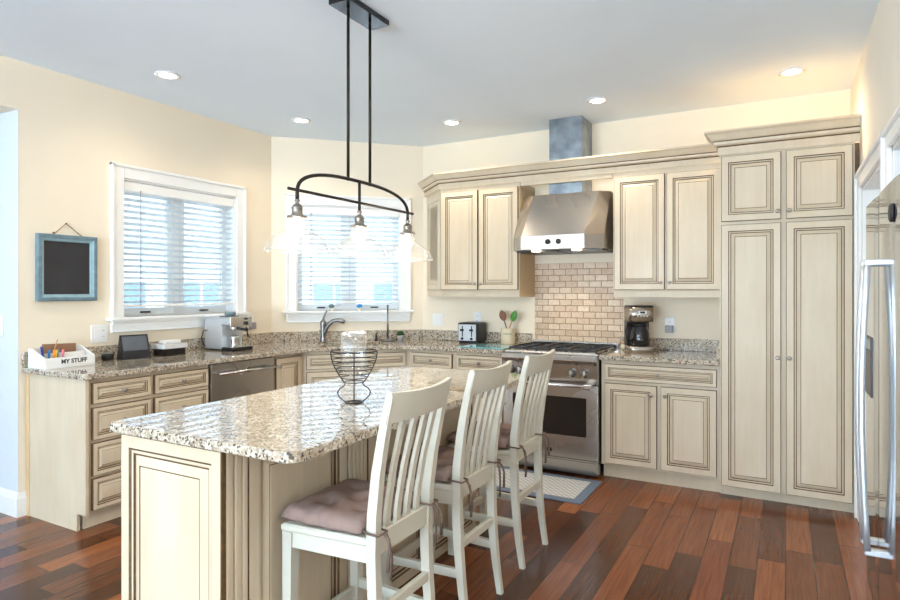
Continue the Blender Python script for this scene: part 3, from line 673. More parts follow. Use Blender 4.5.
# ------------------------------------------------------------------ refrigerator
fr = thing('refrigerator', 'tall stainless side-by-side refrigerator at the right edge of the picture', 'refrigerator', (.300, 2.728, 0), 0)
MB().box(.065, .80, -.452, .452, .03, 1.735, M['grey']).box(.10, .75, -.42, .42, 0, .0295, M['black']).build('body', fr)
def fdoor(y0, y1):
    n = 8; lp = []
    pts = [(.060, y0), (.060, y1)] + [(-0.000 + .005 * (2 * abs(i / n - .5)) ** 6, y1 + (y0 - y1) * i / n) for i in range(n + 1)]
    return MB().prism(pts, .06, 1.742, M['fridge_steel']).build('door', fr)
fd = fdoor(.045, .453); nd = fdoor(-.453, .040)
MB().box(-.004, .004, .19, .40, .96, 1.20, M['black'], .002, 1).box(-.006, .002, .20, .39, 1.15, 1.19, M['greyscreen'], .001, 1).build('dispenser', fd)
def fh(y, par):
    pts = [(.004, y, 1.50), (-.030, y, 1.495)] + [(-.038 - .018 * math.sin(math.pi * i / 10), y, 1.48 - 1.045 * i / 10) for i in range(11)] + [(-.030, y, .365), (.004, y, .36)]
    L = [[(x - .010, y - .015, z), (x + .010, y - .015, z), (x + .010, y + .015, z), (x - .010, y + .015, z)] for x, y, z in pts[2:-2]]
    m = MB().hull(L, M['silver'], True); m.box(-.048, .006, y - .015, y + .015, 1.478, 1.500, M['silver'], .004, 1); m.box(-.048, .006, y - .015, y + .015, .418, .442, M['silver'], .004, 1)
    m.build('handle', par)
fh(.085, fd); fh(-.035, nd)
mg = MB().lathe([(.030, 0), (.030, .006), (.024, .009), (.001, .009)], M['iron'], (0, 0, 0), 18); mo = mg.build('magnet'); mo.location = (.299, 2.385, 1.635); mo.rotation_euler = (0, R(-90), 0); tag(mo, 'small round dark magnet high on the refrigerator door', 'magnet')

# ------------------------------------------------------------------ recessed lights
def downlight(x, y, label, e=24, warm=(1, .84, .64)):
    t = thing('recessed_light', label, 'ceiling light', (x, y, CH), 0, 'recessed ceiling lights')
    MB().lathe([(.052, -.001), (.078, -.001), (.080, -.006), (.056, -.010), (.052, -.004)], M['trim'], seg=28, cap=False).build('trim_ring', t)
    MB().lathe([(.053, -.0005), (.053, -.005), (.001, -.006)], M['lens'], seg=24).build('lens', t)
    l = bpy.data.lights.new('downlight_lamp', 'SPOT'); l.energy = e; l.color = warm; l.spot_size = R(150); l.spot_blend = .9; l.shadow_soft_size = .05
    o = bpy.data.objects.new('downlight_lamp', l); COL.objects.link(o); o.parent = t; o.location = (0, 0, -.03)
downlight(-3.54, 2.59, 'round recessed ceiling light above the left window, nearest the viewer', 14)
downlight(-3.51, 3.81, 'round recessed ceiling light near the corner between the two windows', 20)
downlight(-2.45, 4.47, 'round recessed ceiling light above the wall cabinet left of the hood', 30)
downlight(-1.22, 4.47, 'round recessed ceiling light in front of the hood duct', 30)
downlight(.035, 4.49, 'round recessed ceiling light above the tall pantry', 38, (1, .74, .45))

for x, y in ((-.25, 2.15), (-.25, .55), (-1.75, .35), (-3.45, .95)):  # unseen ceiling lights added to brighten the drawers and the room
    downlight(x, y, 'unseen round ceiling light added near the viewer to brighten the room', 28)
# ------------------------------------------------------------------ pendant
p = thing('pendant_light', 'dark bronze three-shade linear pendant light hanging over the island', 'pendant light', (-1.875, 2.455, CH), 0)
MB().box(-.062, .062, -.165, .175, -.030, -.0005, M['canopy'], .003, 1).build('canopy', p)
for y in (-.09, .088): MB().tube([(0, y, -.03), (0, y, -.875)], .0075, M['bronze'], 10).build('rod', p)
a = MB(); pts = []
for i in range(25):
    th = math.pi * i / 24; cx_, sx_ = math.cos(th), math.sin(th)
    pts.append((0, -.445 * math.copysign(abs(cx_) ** .75, cx_), -.985 + .120 * sx_ ** .75))
a.tube([(0, -.445, -1.02)] + pts + [(0, .445, -1.02)], .0085, M['bronze'], 10).build('arch', p)
MB().tube([(0, -.500, -.972), (0, .502, -.972)], .007, M['bronze'], 10).build('crossbar', p)
MB().tube([(0, 0, -.865), (0, 0, -1.02)], .0075, M['bronze'], 10).build('center_stem', p)
for k, y in enumerate((-.445, 0, .445)):
    MB().lathe([(.006, -1.01), (.012, -1.015), (.012, -1.022), (.007, -1.026), (.010, -1.032), (.020, -1.040), (.022, -1.046), (.027, -1.050), (.024, -1.054), (.023, -1.075), (.026, -1.078), (.026, -1.082), (.043, -1.086), (.044, -1.094), (.020, -1.094)], M['socket'], (0, y, 0), 20).build('socket', p)
    prof = [(.042, -1.096), (.040, -1.115), (.043, -1.135), (.058, -1.150), (.085, -1.163), (.112, -1.182), (.128, -1.205), (.134, -1.222), (.141, -1.228), (.141, -1.240)]
    shp = prof + [(r_ - .003, z - .001) for r_, z in prof[::-1]]
    sg = MB().lathe(prof, M['clear'], (0, y, 0), 40, cap=False).build('shade', p)
    MB().tube([(.141 * math.cos(2 * math.pi * i / 40), y + .141 * math.sin(2 * math.pi * i / 40), -1.240) for i in range(40)], .0022, M['clear'], 6, True).build('shade_rim', sg)
    MB().lathe([(.012, -1.094), (.014, -1.11), (.022, -1.132), (.025, -1.150), (.020, -1.168), (.009, -1.178), (.001, -1.180)], M['bulb'], (0, y, 0), 16).build('bulb', p)
    l = bpy.data.lights.new('bulb_glow', 'POINT'); l.energy = 5; l.color = (1, .85, .65); l.shadow_soft_size = .03
    o = bpy.data.objects.new('bulb_glow', l); COL.objects.link(o); o.parent = p; o.location = (0, y, -1.20)

# ------------------------------------------------------------------ counter stools
def make_chair(label, loc):
    t = thing('counter_chair', label, 'chair', loc, 0, 'slat-back chairs at the island'); m = M['chair']
    prof = [(.200, 0), (.176, .16), (.160, .34), (.154, .53), (.160, .66), (.178, .80), (.208, .95), (.238, 1.065)]
    def px(z):
        for (a, za), (b_, zb) in zip(prof, prof[1:]):
            if z <= zb: return a + (b_ - a) * (z - za) / (zb - za)
        return prof[-1][0]
    for s in (-1, 1):
        yy = lambda z: s * (.165 + .014 * max(0, (z - .5)) / .56)
        q = [(px(z), yy(z), z) for z in [i * 1.055 / 16 for i in range(17)]]
        MB().bar(q, [.0125 + .006 * math.sin(math.pi * min(1, z / 1.1)) for _, _, z in q], [.0125 + .003 * math.sin(math.pi * min(1, z / 1.1)) for _, _, z in q], m).build('rear_post', t)
        MB().bar([(-.188, s * .190, 0), (-.184, s * .186, .552)], [.016, .021], [.016, .021], m).build('front_leg', t)
        MB().hull([[(-.172, s * .188 - .010, .20), (-.172, s * .188 + .010, .20), (-.172, s * .188 + .010, .235), (-.172, s * .188 - .010, .235)], [(.168, s * .165 - .010, .20), (.168, s * .165 + .010, .20), (.166, s * .165 + .010, .235), (.166, s * .165 - .010, .235)]], m).build('side_stretcher', t)
        MB().hull([[(-.172, s * .190 - .011, .500), (-.172, s * .190 + .011, .500), (-.172, s * .190 + .011, .553), (-.172, s * .190 - .011, .553)], [(.150, s * .165 - .011, .500), (.150, s * .165 + .011, .500), (.150, s * .165 + .011, .553), (.150, s * .165 - .011, .553)]], m).build('seat_rail', t)
    MB().box(-.195, -.173, -.166, .166, .500, .552, m, .003, 1).build('seat_rail', t)
    MB().box(-.198, -.178, -.172, .172, .165, .205, m, .003, 1).build('front_stretcher', t)
    MB().box(.152, .174, -.158, .158, .315, .350, m, .003, 1).build('rear_stretcher', t)
    MB().box(.140, .166, -.156, .156, .520, .595, m, .003, 1).build('rear_rail', t)
    sp = [(-.205, -.212), (.139, -.180), (.139, .180), (-.205, .212)]
    MB().hull([[(x * .985, y * .985, .554) for x, y in sp], [(x, y, .560) for x, y in sp], [(x, y, .574) for x, y in sp], [(x * .97, y * .97, .580) for x, y in sp]], m).build('seat', t)
    # crest rail, bowed backwards
    L = []; n = 12
    for i in range(n + 1):
        u = -1 + 2 * i / n; y = u * .194; bow = .022 * (1 - u * u)
        x0, x1 = px(.962) + bow, px(1.06) + bow; zt = 1.066 - .010 * (1 - u * u)
        L.append([(x0 - .011, y, .962), (x0 + .011, y, .962), (x1 + .010, y, zt), (x1 - .009, y, zt)])
    MB().hull(L, m).build('crest_rail', t)
    for k in range(4):
        u = (k - 1.5) * .0615
        q = []
        for i in range(13):
            z = .590 + (.966 - .590) * i / 12; w = i / 12
            q.append((px(z) + (-.004 + .024 * w) * (1 - (u / .2) ** 2), u * (1 + .08 * w), z))
        MB().bar(q, .007, .0125, m).build('back_slat', t)
    return t
def make_cushion(label, loc):
    t = thing('seat_cushion', label, 'cushion', loc, 0, 'tufted seat cushions')
    N = 44; bm = MB(); kk = bm.mi(M['cushion']); G = {}
    tufts = [(-.105, -.09), (-.105, .09), (.05, -.08), (.05, .08), (-.028, 0)]
    for side in (1, -1):
        for i in range(N + 1):
            for j in range(N + 1):
                u, v = i / N * 2 - 1, j / N * 2 - 1
                edge = max(abs(u), abs(v))
                sq = 1 - .05 * (abs(u * v)) ** 2
                x = u * .176 * sq - .049; y = v * (.206 - .016 * (u + 1) / 2) * sq
                f = max(0, (1 - abs(u) ** 10)) ** .5 * max(0, (1 - abs(v) ** 10)) ** .5
                z = f * (.036 if side > 0 else -.017)
                if side > 0:
                    for tx, ty in tufts:
                        d = math.hypot(x - tx, y - ty); z -= f * .024 * math.exp(-(d / .030) ** 2)
                        # creases running out from each tuft
                    z += f * .004 * math.sin(u * 9 + v * 4) * math.sin(v * 8 - u * 3)
                    z += f * .006
                wob = .004 * math.sin(13 * math.atan2(v, u)) * edge ** 4
                G[side, i, j] = bm.bm.verts.new((x + wob * u, y + wob * v, .0215 + z))
        for i in range(N):
            for j in range(N):
                q = [G[side, i, j], G[side, i + 1, j], G[side, i + 1, j + 1], G[side, i, j + 1]]
                bm.face(q if side > 0 else q[::-1], kk, True)
    bmesh.ops.remove_doubles(bm.bm, verts=bm.bm.verts[:], dist=.0002); bm.build('pad', t)
    for s in (-1, 1):
        y = s * .166
        tb = MB(); Z = -.03
        # band round the post, then two hanging ends
        tb.tube([(.118, s * .128, .028), (.150, s * .134, .027), (.190, s * .138, .026), (.194, s * .160, .026), (.190, s * .192, .026), (.150, s * .193, .028), (.122, s * .178, .030)], .004, M['tie'], 6)
        tb.tube([(.194, s * .150, .026), (.206, s * .148, -.01), (.212, s * .142, -.06), (.208, s * .144, -.125)], [.004, .0055, .005, .006], M['tie'], 6)
        tb.tube([(.194, s * .160, .026), (.212, s * .162, .01), (.220, s * .167, -.02), (.216, s * .172, -.09)], [.004, .0055, .005, .006], M['tie'], 6)
        tb.build('tie', t)
    return t
CX = -1.345
ch1 = make_chair('cream slat-back counter chair nearest the viewer, at the near end of the island', (CX + .018, 1.775, 0))
ch2 = copy_tree(ch1); ch2.location = (CX, 2.385, 0); ch2['label'] = 'cream slat-back counter chair in the middle of the three at the island'
ch3 = copy_tree(ch1); ch3.location = (CX - .006, 3.000, 0); ch3['label'] = 'cream slat-back counter chair farthest from the viewer, closest to the range'
cu1 = make_cushion('tufted taupe cushion on the nearest chair, fully in view', (CX + .017, 1.775, .5765))
cu2 = copy_tree(cu1); cu2.location = (CX - .001, 2.385, .5765); cu2['label'] = 'tufted taupe cushion on the middle chair of the three'
cu3 = copy_tree(cu1); cu3.location = (CX - .006, 3.000, .5765); cu3['label'] = 'tufted taupe cushion on the farthest chair, closest to the range'

# floor mat
b = MB().box(-.44, .44, -.265, .265, .0005, .010, M['mat_edge'], .004, 2); rg = thing('kitchen_mat', 'pale grey woven floor mat with slate blue border in front of the range', 'mat', (-1.60, 4.115, 0), 0); b.build('border', rg)
MB().box(-.375, .375, -.20, .20, .0102, .0118, M['mat_weave']).build('woven_field', rg)

# ------------------------------------------------------------------ wire basket on the island
wb_ = thing('wire_basket', 'footed dark wire fruit basket on the island top', 'basket', (-1.590, 2.045, .915), 0)
def ring(mb, r, z, w=.0024): mb.tube([(r * math.cos(2 * math.pi * i / 36), r * math.sin(2 * math.pi * i / 36), z) for i in range(36)], w, M['iron'], 6, True)
def bowl_r(z): t_ = (z - .088) / .130; return .042 + .055 * math.sin(math.pi / 2 * min(1, max(0, t_))) ** .95
bw = MB()
for i in range(8): z = .088 + .130 * i / 7; ring(bw, bowl_r(z), z, .0032 if i == 7 else .0021)
for k in range(4):
    a = math.pi / 2 * k - .909; bw.tube([(bowl_r(z) * math.cos(a), bowl_r(z) * math.sin(a), z) for z in [.088 + .130 * i / 10 for i in range(11)]], .0025, M['iron'], 6)
bw.build('bowl', wb_)
fb = MB(); ring(fb, .036, .0028, .0026); ring(fb, .028, .0028, .0022)
for k in range(4):
    a = math.pi / 2 * k - .909; fb.tube([(r_ * math.cos(a), r_ * math.sin(a), z) for r_, z in ((.042, .088), (.036, .080), (.044, .070), (.060, .060), (.068, .045), (.063, .028), (.048, .014), (.036, .0035))], .0025, M['iron'], 6)
    fb.lathe([(.001, -.004), (.004, 0), (.001, .004)], M['iron'], (.068 * math.cos(a), .068 * math.sin(a), .044), 8)
fb.build('stand', wb_)
gj = MB(); sq = lambda h, z: [(-h, -h * .72, z), (-h * .8, -h, z), (h * .8, -h, z), (h, -h * .72, z), (h, h * .72, z), (h * .8, h, z), (-h * .8, h, z), (-h, h * .72, z)]
gj.hull([sq(.028, .110), sq(.044, .130), sq(.052, .150), sq(.052, .215), sq(.048, .285), sq(.042, .292)], M['clear'], True)
gj.hull([sq(.049, .283), sq(.0505, .290), sq(.046, .297), sq(.042, .293)], M['clear'], True, cap=False)
o = gj.build('glass_jar'); o.location = (-1.590, 2.045, .915); o.rotation_euler.z = R(28.9); tag(o, 'clear glass jar standing inside the wire basket', 'jar')

# ------------------------------------------------------------------ things on the left counter
CT = .9152
cd = thing('desk_caddy', 'white wooden desk caddy lettered MY STUFF on the left end of the counter', 'caddy', (-3.975, 2.165, CT), 90)
hw, dp = .150, .095
MB().box(-hw, hw, -dp, dp, 0, .008, M['white']).build('bottom', cd)
f_ = MB().box(-hw, hw, -dp - .001, -dp + .007, .0085, .064, M['white'], .001, 1); fo = f_.build('front_board', cd)
MB().text('MY STUFF', .036, M['ink'], Matrix.Translation((.02, -dp - .0014, .036)) @ Matrix.Rotation(R(90), 4, 'X'), .0006, .0011).build('lettering', fo)
MB().box(-hw, hw, dp - .008, dp, .0085, .112, M['white']).build('back_board', cd)
for x in (-hw, hw - .008): MB().hull([[(x, -dp + .0075, .0085), (x + .008, -dp + .0075, .0085), (x + .008, dp - .0085, .0085), (x, dp - .0085, .0085)], [(x, -dp + .0075, .064), (x + .008, -dp + .0075, .064), (x + .008, dp - .0085, .064), (x, dp - .0085, .064)], [(x, dp - .035, .118), (x + .008, dp - .035, .118), (x + .008, dp - .0085, .118), (x, dp - .0085, .118)]], M['white']).build('side_board', cd)
MB().box(-hw + .0085, hw - .0085, -.004, .002, .0085, .085, M['white']).build('divider', cd)
def incaddy(mb, name, x, y, tilt, label, cat, z=.0085, ty=0):
    o = mb.build(name); o.matrix_world = rotz(R(90), (-3.975, 2.165, CT)) @ Matrix.Translation((x, y, z)) @ Matrix.Rotation(R(tilt), 4, 'Y') @ Matrix.Rotation(R(ty), 4, 'X'); return tag(o, label, cat)
incaddy(MB().box(-.10, .105, -.002, .002, 0, .128, M['kraft'], .0008, 1), 'card_folder', .005, .055, 2, 'brown kraft card folder standing in the white caddy', 'folder')
incaddy(MB().box(-.06, .075, -.0015, .0015, 0, .075, M['paper']), 'envelope', .03, -.045, 3, 'white envelope standing at the front of the caddy', 'envelope')
incaddy(MB().box(-.05, .065, -.0015, .0015, 0, .078, M['paper']), 'envelope', .055, -.030, -4, 'white envelope leaning behind the front envelope in the caddy', 'envelope')
def pen(mt, tip): return MB().lathe([(.003, 0), (.0055, .004), (.0055, .095), (.006, .096), (.006, .128), (.003, .131)], mt, seg=10)
for mt, x, y, tl_, lb in (('navy', -.125, -.04, -8, 'dark blue pen leaning in the left corner of the caddy'), ('blue', -.100, -.030, 5, 'bright blue marker standing in the caddy'), ('orange', -.082, -.055, 3, 'orange marker standing in the caddy'), ('yellow', -.066, -.055, -2, 'yellow marker standing in the caddy'), ('pink', -.030, -.058, 2, 'pink marker standing in the caddy beside the envelopes'), ('grey', -.050, -.030, 4, 'grey pen standing in the caddy behind the markers')):
    mb = MB(); L_ = .125 if mt in ('navy',) else .098
    mb.lathe([(.003, 0), (.0065, .004), (.0065, L_ - .03), (.0072, L_ - .029), (.0072, L_), (.003, L_ + .002)], M[mt], seg=10)
    incaddy(mb, 'marker_pen', x, y, tl_, lb, 'pen')
incaddy(MB().lathe([(.0005, 0), (.0035, .01), (.0035, .16), (.0025, .165)], M['palewood'], seg=6), 'pencil', -.055, .035, 16, 'wooden pencil leaning up out of the caddy', 'pencil')
o = thing('smart_speaker', 'small round black gadget on the counter beside the caddy', 'gadget', (-4.045, 2.50, CT), 90)
MB().lathe([(.030, 0), (.037, .006), (.038, .03), (.034, .042), (.001, .044)], M['black'], seg=24).build('body', o)
MB().lathe([(.022, .0445), (.022, .047), (.018, .048), (.001, .048)], M['grey'], seg=20).build('top_cap', o)
sd = thing('smart_display', 'black smart display tablet leaning on its stand on the left counter', 'display', (-3.985, 2.650, CT), 78)
MB().hull([[(-.094, -.058, 0), (.094, -.058, 0), (.094, .055, 0), (-.094, .055, 0)], [(-.094, -.052, .01), (.094, -.052, .01), (.09, .05, .03), (-.09, .05, .03)], [(-.094, .005, .165), (.094, .005, .165), (.08, .018, .163), (-.08, .018, .163)]], M['black']).build('body', sd)
s_ = MB().hull([[(-.082, -.0365, .058), (.082, -.0365, .058), (.082, -.034, .058), (-.082, -.034, .058)], [(-.082, -.0015, .155), (.082, -.0015, .155), (.082, .002, .155), (-.082, .002, .155)]], M['greyscreen']); s_.build('screen', sd)
bk = thing('wicker_basket', 'small dark wicker basket with white cloth liner on the left counter', 'basket', (-3.975, 2.925, CT), 90)
def rc(hx, hy, z, r=.02): return [(cx + r * math.cos(a), cy + r * math.sin(a), z) for cx, cy, a0 in ((hx - r, hy - r, 0), (-hx + r, hy - r, 90), (-hx + r, -hy + r, 180), (hx - r, -hy + r, 270)) for a in [R(a0 + 22.5 * i) for i in range(5)]]
bx = MB()
for i in range(5): bx.hull([rc(.092, .064, .0005 + i * .011), rc(.097, .069, .005 + i * .011), rc(.092, .064, .0095 + i * .011)], M['wicker'])
bx.build('weave', bk)
MB().hull([rc(.094, .066, .050), rc(.105, .077, .052), rc(.104, .076, .083), rc(.096, .068, .086), rc(.094, .066, .0555)], M['linen']).build('liner', bk)
np_ = thing('napkin_stack', 'stack of folded white napkins in the wicker basket', 'napkins', (-3.975, 2.925, CT + .0865), 82)
for k in range(3): MB().box(-.062 + .004 * k, .060 + .003 * k, -.045, .045, .0 + .0075 * k, .007 + .0075 * k, M['paper'], .002, 1).build('napkin', np_)
em = thing('espresso_machine', 'silver espresso machine on the left counter under the window', 'coffee machine', (-3.925, 3.405, CT), 90)
MB().box(-.105, .105, -.06, .135, .012, .255, M['silver'], .008).build('body', em)
MB().box(-.108, .108, -.150, .135, .2555, .262, M['silver']).box(-.108, .108, -.150, -.061, .205, .255, M['silver'], .006).build('brew_head', em)
MB().box(-.108, .108, -.165, -.1505, .185, .268, M['chrome'], .004, 1).build('control_panel', em)
for z, r_ in ((.250, .009), (.215, .015)): MB().lathe([(r_, 0), (r_, .012), (.001, .013)], M['black'], (.045, -.1655, z), 14, 'y').build('dial', em)
MB().box(-.106, .106, -.180, -.061, .0, .028, M['black'], .006).box(-.10, .10, -.174, -.066, .0282, .034, M['chrome'], .002, 1).build('drip_tray', em)
MB().lathe([(.030, .160), (.034, .165), (.034, .204)], M['chrome'], (-.02, -.11, 0), 20).build('group_head', em)
MB().tube([(-.02, -.145, .175), (-.02, -.25, .168)], [.010, .013], M['black'], 10).build('portafilter_handle', em)
MB().tube([(.085, -.12, .204), (.088, -.13, .15), (.092, -.14, .10)], [.005, .005, .009], M['black'], 8).build('steam_wand', em)
MB().tube([(-.10, .10, .16), (-.13, .115, .155), (-.145, .12, .10), (-.125, .12, .045), (-.10, .12, .03)], .004, M['black'], 8).build('cord', em)
MB().box(-.06, .07, -.06, .02, .2625, .272, M['greyscreen'], .003, 1).tube([(-.03, -.02, .285), (.055, -.03, .288)], [.014, .016], M['bluewood'], 10).build('cup_warmer', em)
pt = MB(); pt.lathe([(.038, 0), (.039, .004), (.034, .065), (.036, .082), (.034, .082), (.031, .064), (.034, .006), (.001, .004)], M['chrome'], seg=22).tube([(.034, 0, .07), (.058, 0, .068), (.06, 0, .03), (.037, 0, .015)], .004, M['chrome'], 8)
o = pt.build('milk_pitcher'); o.location = (-3.815, 3.385, CT + .0345); o.rotation_euler.z = R(120); tag(o, 'small steel milk pitcher on the espresso machine drip tray', 'pitcher')

# wall things on the left
cbd = thing('chalkboard', 'blank chalkboard in a distressed blue frame hung on the left wall', 'chalkboard', (-4.119, 2.268, 1.534), 90)
MB().box(-.148, .148, -.014, -.002, -.178, .178, M['chalk']).build('slate', cbd)
fm = MB(); hx, hz = .188, .214
L = [[(-hx + i, y, -hz + i), (hx - i, y, -hz + i), (hx - i, y, hz - i), (-hx + i, y, hz - i)] for i, y in ((0, -.001), (0, -.030), (.006, -.034), (.024, -.034), (.028, -.026), (.040, -.022), (.044, -.015), (.044, -.001))]
fm.hull(L, M['bluewood'], cap=False, mats=[M['bluewood'], M['bluewood'], M['bluewood'], M['bluelight'], M['bluelight'], M['bluelight'], M['bluelight']]).hull([L[0], L[-1]], M['bluewood'], cap=False); fm.build('frame', cbd)
MB().tube([(-.085, -.012, .213), (-.005, -.006, .292), (.095, -.012, .213)], .003, M['twine'], 6).lathe([(.001, -.008), (.009, 0), (.001, .008)], M['twine'], (-.085, -.014, .224), 8).build('hanger', cbd)
nl = MB().lathe([(.0025, 0), (.0025, .012), (.006, .013), (.001, .016)], M['iron'], (0, 0, 0), 8, 'y').build('nail'); nl.location = (-4.1195, 2.263, 1.824); nl.rotation_euler.z = R(90); tag(nl, 'small nail holding the chalkboard twine on the left wall', 'nail')

def plate(name, label, cat, loc, rz, w, h_, kind):
    t = thing(name, label, cat, loc, rz); MB().box(-w / 2, w / 2, -.006, -.0008, -h_ / 2, h_ / 2, M['white'], .002, 1).build('cover_plate', t)
    n = 2 if w > .1 else 1
    for i in range(n):
        x = (i - (n - 1) / 2) * .046
        k = kind if isinstance(kind, str) else kind[i]
        if k == 'switch': MB().box(x - .016, x + .016, -.010, -.0062, -.033, .033, M['white'], .002, 1).build('rocker', t)
        else:
            for z in (-.02, .02):
                MB().box(x - .015, x + .015, -.0085, -.0062, z - .014, z + .014, M['white'], .002, 1).box(x - .006, x - .004, -.009, -.0084, z - .004, z + .006, M['black']).box(x + .004, x + .006, -.009, -.0084, z - .004, z + .006, M['black']).build('socket', t)
    return t
plate('outlet_plate', 'white double wall plate with switch and outlet below the chalkboard', 'wall plate', (-4.12, 2.487, 1.092), 90, .118, .122, ('switch', 'outlet'))
plate('outlet_plate', 'white outlet plate on the left wall beside the espresso machine', 'wall plate', (-4.12, 3.825, 1.115), 90, .075, .120, 'outlet')
pg = MB().box(-.026, .026, -.045, -.0105, -.035, .025, M['grey'], .006).build('plug_adapter'); pg.location = (-4.12, 3.835, 1.085); pg.rotation_euler.z = R(90); tag(pg, 'grey plug-in adapter in the outlet beside the espresso machine', 'adapter')
plate('switch_plate', 'white double switch plate on the back wall left of the toaster', 'wall plate', (-2.943, 5.09, 1.110), 0, .118, .122, 'switch')
plate('outlet_plate', 'white outlet plate on the back wall behind the toaster', 'wall plate', (-2.517, 5.09, 1.130), 0, .075, .122, 'outlet')
plate('outlet_plate', 'white outlet plate on the wall right of the coffee maker', 'wall plate', (-.808, 5.09, 1.115), 0, .078, .122, 'outlet')
pg = MB().box(-.030, .030, -.05, -.0105, -.045, .012, M['grey'], .006).build('plug_adapter'); pg.location = (-.808, 5.09, 1.100); tag(pg, 'grey plug-in adapter in the outlet right of the coffee maker', 'adapter')
plate('switch_plate', 'white switch plate on the hall wall at the far left edge', 'wall plate', (-4.325, 1.984, 1.165), 0, .075, .120, 'switch')

# figurines on the sink window sill
for (x, y), lb, top in (((-3.700, 4.425), 'tiny blue-topped figurine on the sink window sill, left of the pair', 'bluewood'), ((-3.515, 4.610), 'tiny bright blue-topped figurine on the sink window sill, right of the pair', 'blue')):
    t = thing('sill_figurine', lb, 'figurine', (x - .028, y + .028, 1.2005), 45, 'two little figurines on the sink window sill')
    MB().lathe([(.015, 0), (.018, .008), (.015, .02), (.012, .026)], M['crock'], seg=16).build('base', t)
    MB().lathe([(.012, .0265), (.026, .032), (.028, .042), (.020, .056), (.001, .062)], M[top], seg=18).build('cap', t)

# ------------------------------------------------------------------ things on the back counter
tr = thing('toaster', 'black and chrome four-slice toaster on the back counter', 'toaster', (-2.503, 4.952, CT), 0)
MB().box(-.102, .102, -.096, .100, .012, .185, M['black'], .022, 3).box(-.09, .09, -.085, .09, 0, .0115, M['black']).build('body', tr)
MB().box(-.088, .088, -.1035, -.0965, .022, .170, M['silver'], .004, 1).build('front_panel', tr)
for x in (-.046, .046):
    MB().box(x - .016, x + .016, -.124, -.104, .110, .128, M['black'], .003, 1).box(x - .005, x + .005, -.1045, -.1036, .06, .155, M['black']).build('lever', tr)
    MB().lathe([(.012, 0), (.011, .012), (.001, .013)], M['black'], (x, -.104, .042), 14, 'y').build('dial', tr)
for x in (-.066, -.026, .026, .066): MB().box(x - .009, x + .009, -.07, .08, .1852, .1862, M['iron']).build('slot', tr)
ck = thing('utensil_crock', 'cream stoneware utensil crock beside the toaster', 'crock', (-2.155, 4.965, CT), 0)
MB().lathe([(.060, 0), (.062, .004), (.062, .130), (.064, .136), (.062, .142), (.054, .142), (.054, .02), (.001, .018)], M['crock'], seg=28).build('pot', ck)
tx = MB(); import_m = []
tb_ = MB().text('UTENSILS', .019, M['ink'], Matrix.Identity(4), .0005)
for v in tb_.bm.verts:
    a = v.co.x / .0625 + R(20); v.co = Vector((math.sin(a) * (.0624 + v.co.z), -math.cos(a) * (.0624 + v.co.z), .092 + v.co.y))
tb_.build('lettering', ck)
def utensil(name, label, loc, tx_, ty_, mb): o = mb.build(name); o.location = loc; o.rotation_euler = (R(tx_), R(ty_), 0); return tag(o, label, 'utensil')
def spoon(m1, m2, w, l):
    q = MB().tube([(0, 0, 0), (0, 0, .20)], [.005, .006], m1, 8); n = 14
    L = [[(.001 + w * math.sin(math.pi * min(1, (i + .6) / n)) ** .6 * math.cos(a), .007 * math.sin(math.pi * min(1, (i + .6) / n)) * math.sin(a) + .003 * math.sin(a), .195 + l * i / n) for a in [2 * math.pi * k / 12 for k in range(12)]] for i in range(n + 1)]
    return q.hull(L, m2, True)
utensil('wooden_spoon', 'brown wooden spoon leaning left in the crock', (-2.130, 4.972, CT + .022), 0, -19, spoon(M['wood'], M['wood'], .034, .10))
utensil('green_spatula', 'green silicone spatula leaning right in the crock', (-2.182, 4.955, CT + .022), 0, 21, spoon(M['palewood'], M['green'], .030, .105))
utensil('white_spatula', 'white spoon leaning right behind the green spatula', (-2.180, 4.985, CT + .022), -3, 24, spoon(M['white'], M['white'], .020, .075))
gb = MB().box(-.20, .20, -.15, .15, 0, .008, M['teal'], .003, 2).build('cutting_board'); gb.location = (-2.185, 4.640, CT); tag(gb, 'teal glass cutting board lying on the counter by the range', 'cutting board')
cm = thing('coffee_maker', 'stainless and black drip coffee maker on the counter right of the range', 'coffee maker', (-1.000, 4.845, CT), 27)
def oct_(w, d, z, r=.03): return rc(w, d, z, r)
MB().hull([rc(.092, .105, 0, .04), rc(.092, .105, .045, .04)], M['steel'], True).box(-.085, .085, .02, .104, .0455, .235, M['black']).build('base', cm)
MB().hull([rc(.092, .105, .2355, .04), rc(.095, .108, .345, .04)], M['steel'], True).build('brew_housing', cm)
MB().hull([rc(.094, .107, .3455, .04), rc(.090, .103, .358, .04)], M['black'], True).build('lid', cm)
MB().box(-.030, .030, -.1105, -.1045, .295, .318, M['white'], .001, 1).box(-.020, .018, -.112, -.1085, .299, .315, M['screen']).build('display', cm)
for k in range(4): MB().lathe([(.005, 0), (.005, .004), (.001, .0045)], M['white'], (-.035 + k * .023, -.106, .278), 10, 'y').build('button', cm)
kf = MB().lathe([(.058, .0465), (.072, .055), (.076, .10), (.070, .15), (.056, .19), (.054, .205)], M['dark_glass'], (0, -.033, 0), 26).lathe([(.057, .2055), (.058, .215), (.050, .225), (.001, .228)], M['black'], (0, -.033, 0), 22)
kf.tube([(-.055, -.055, .205), (-.105, -.075, .200), (-.120, -.082, .165), (-.105, -.078, .09), (-.07, -.06, .085)], [.008, .010, .011, .009, .007], M['black'], 8)
o = kf.build('carafe', cm)
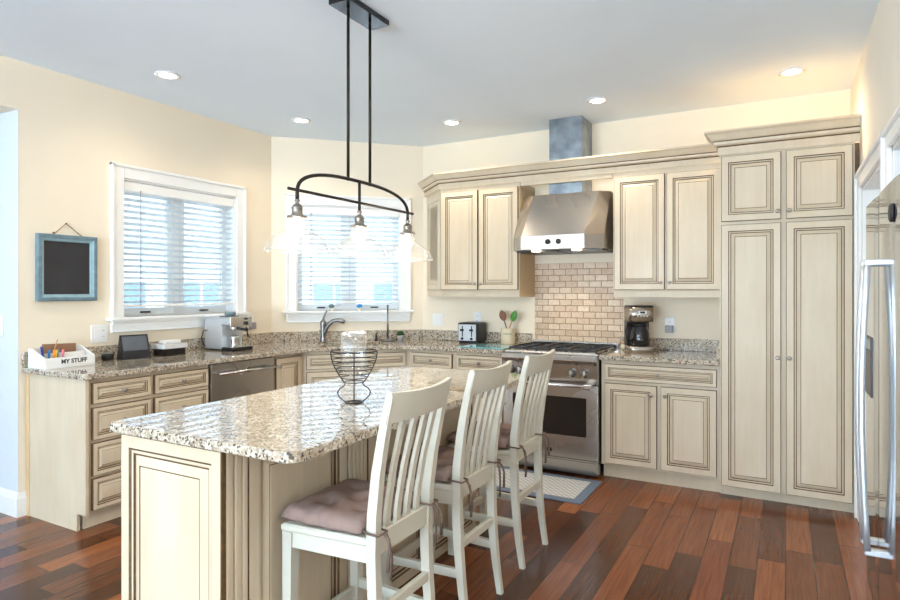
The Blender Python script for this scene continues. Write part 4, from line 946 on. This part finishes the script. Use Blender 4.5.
MB().tube([(.05, .106, .03), (.12, .10, .006), (.20, .06, .005), (.26, .10, .005)], .0035, M['black'], 8).build('cord', cm)
sp = thing('salt_shaker', 'tiny cream shaker in the corner between range and coffee maker', 'shaker', (-1.150, 4.985, CT), 0)
MB().lathe([(.018, 0), (.020, .004), (.016, .040)], M['crock'], seg=16).build('body', sp); MB().lathe([(.016, .0405), (.016, .05), (.009, .056), (.001, .057)], M['palewood'], seg=16).build('cap', sp)

# ================================================================== outside the windows
g = MB().box(-60, 20, -30, 60, -1.4, -1.3, M['ground']); struct(g.build('ground'), 'pale ground outside the windows')
def house(label, loc, rz, w, d, hw_, rh, wins):
    t = thing('neighbor_house', label, 'house', loc, rz, None)
    MB().box(-w / 2, w / 2, 0, d, 0, hw_, M['siding']).build('wall', t)
    e = .5
    MB().hull([[(-w / 2 - e, -e, hw_), (w / 2 + e, -e, hw_), (w / 2 + e, -e, hw_ + .15), (-w / 2 - e, -e, hw_ + .15)], [(-w / 2 - e, d / 2, hw_ + rh), (w / 2 + e, d / 2, hw_ + rh), (w / 2 + e, d / 2, hw_ + rh + .15), (-w / 2 - e, d / 2, hw_ + rh + .15)], [(-w / 2 - e, d + e, hw_), (w / 2 + e, d + e, hw_), (w / 2 + e, d + e, hw_ + .15), (-w / 2 - e, d + e, hw_ + .15)]], M['roof']).build('roof', t)
    for x, z, a, b_ in wins:
        f = MB().box(x - a - .1, x + a + .1, -.06, -.005, z - b_ - .1, z + b_ + .1, M['trim']).build('window_frame', t)
        MB().box(x - a, x + a, -.08, -.061, z - b_, z + b_, M['housewin']).box(x - .03, x + .03, -.085, -.081, z - b_, z + b_, M['trim']).build('window', f)
    return t
wn = [(-3.6, 2.2, .7, .75), (-1.6, 2.2, .7, .75), (.8, 2.2, .9, .75), (3.2, 2.2, .7, .75)]
house('pale neighbouring house seen through the left window', (-16.5, 9.3, -1.3), 66, 9, 8, 4.0, 2.2, wn)
house('pale neighbouring house seen through the sink window', (-10.0, 17.6, -1.3), 28, 8.4, 8, 4.0, 2.2, wn)
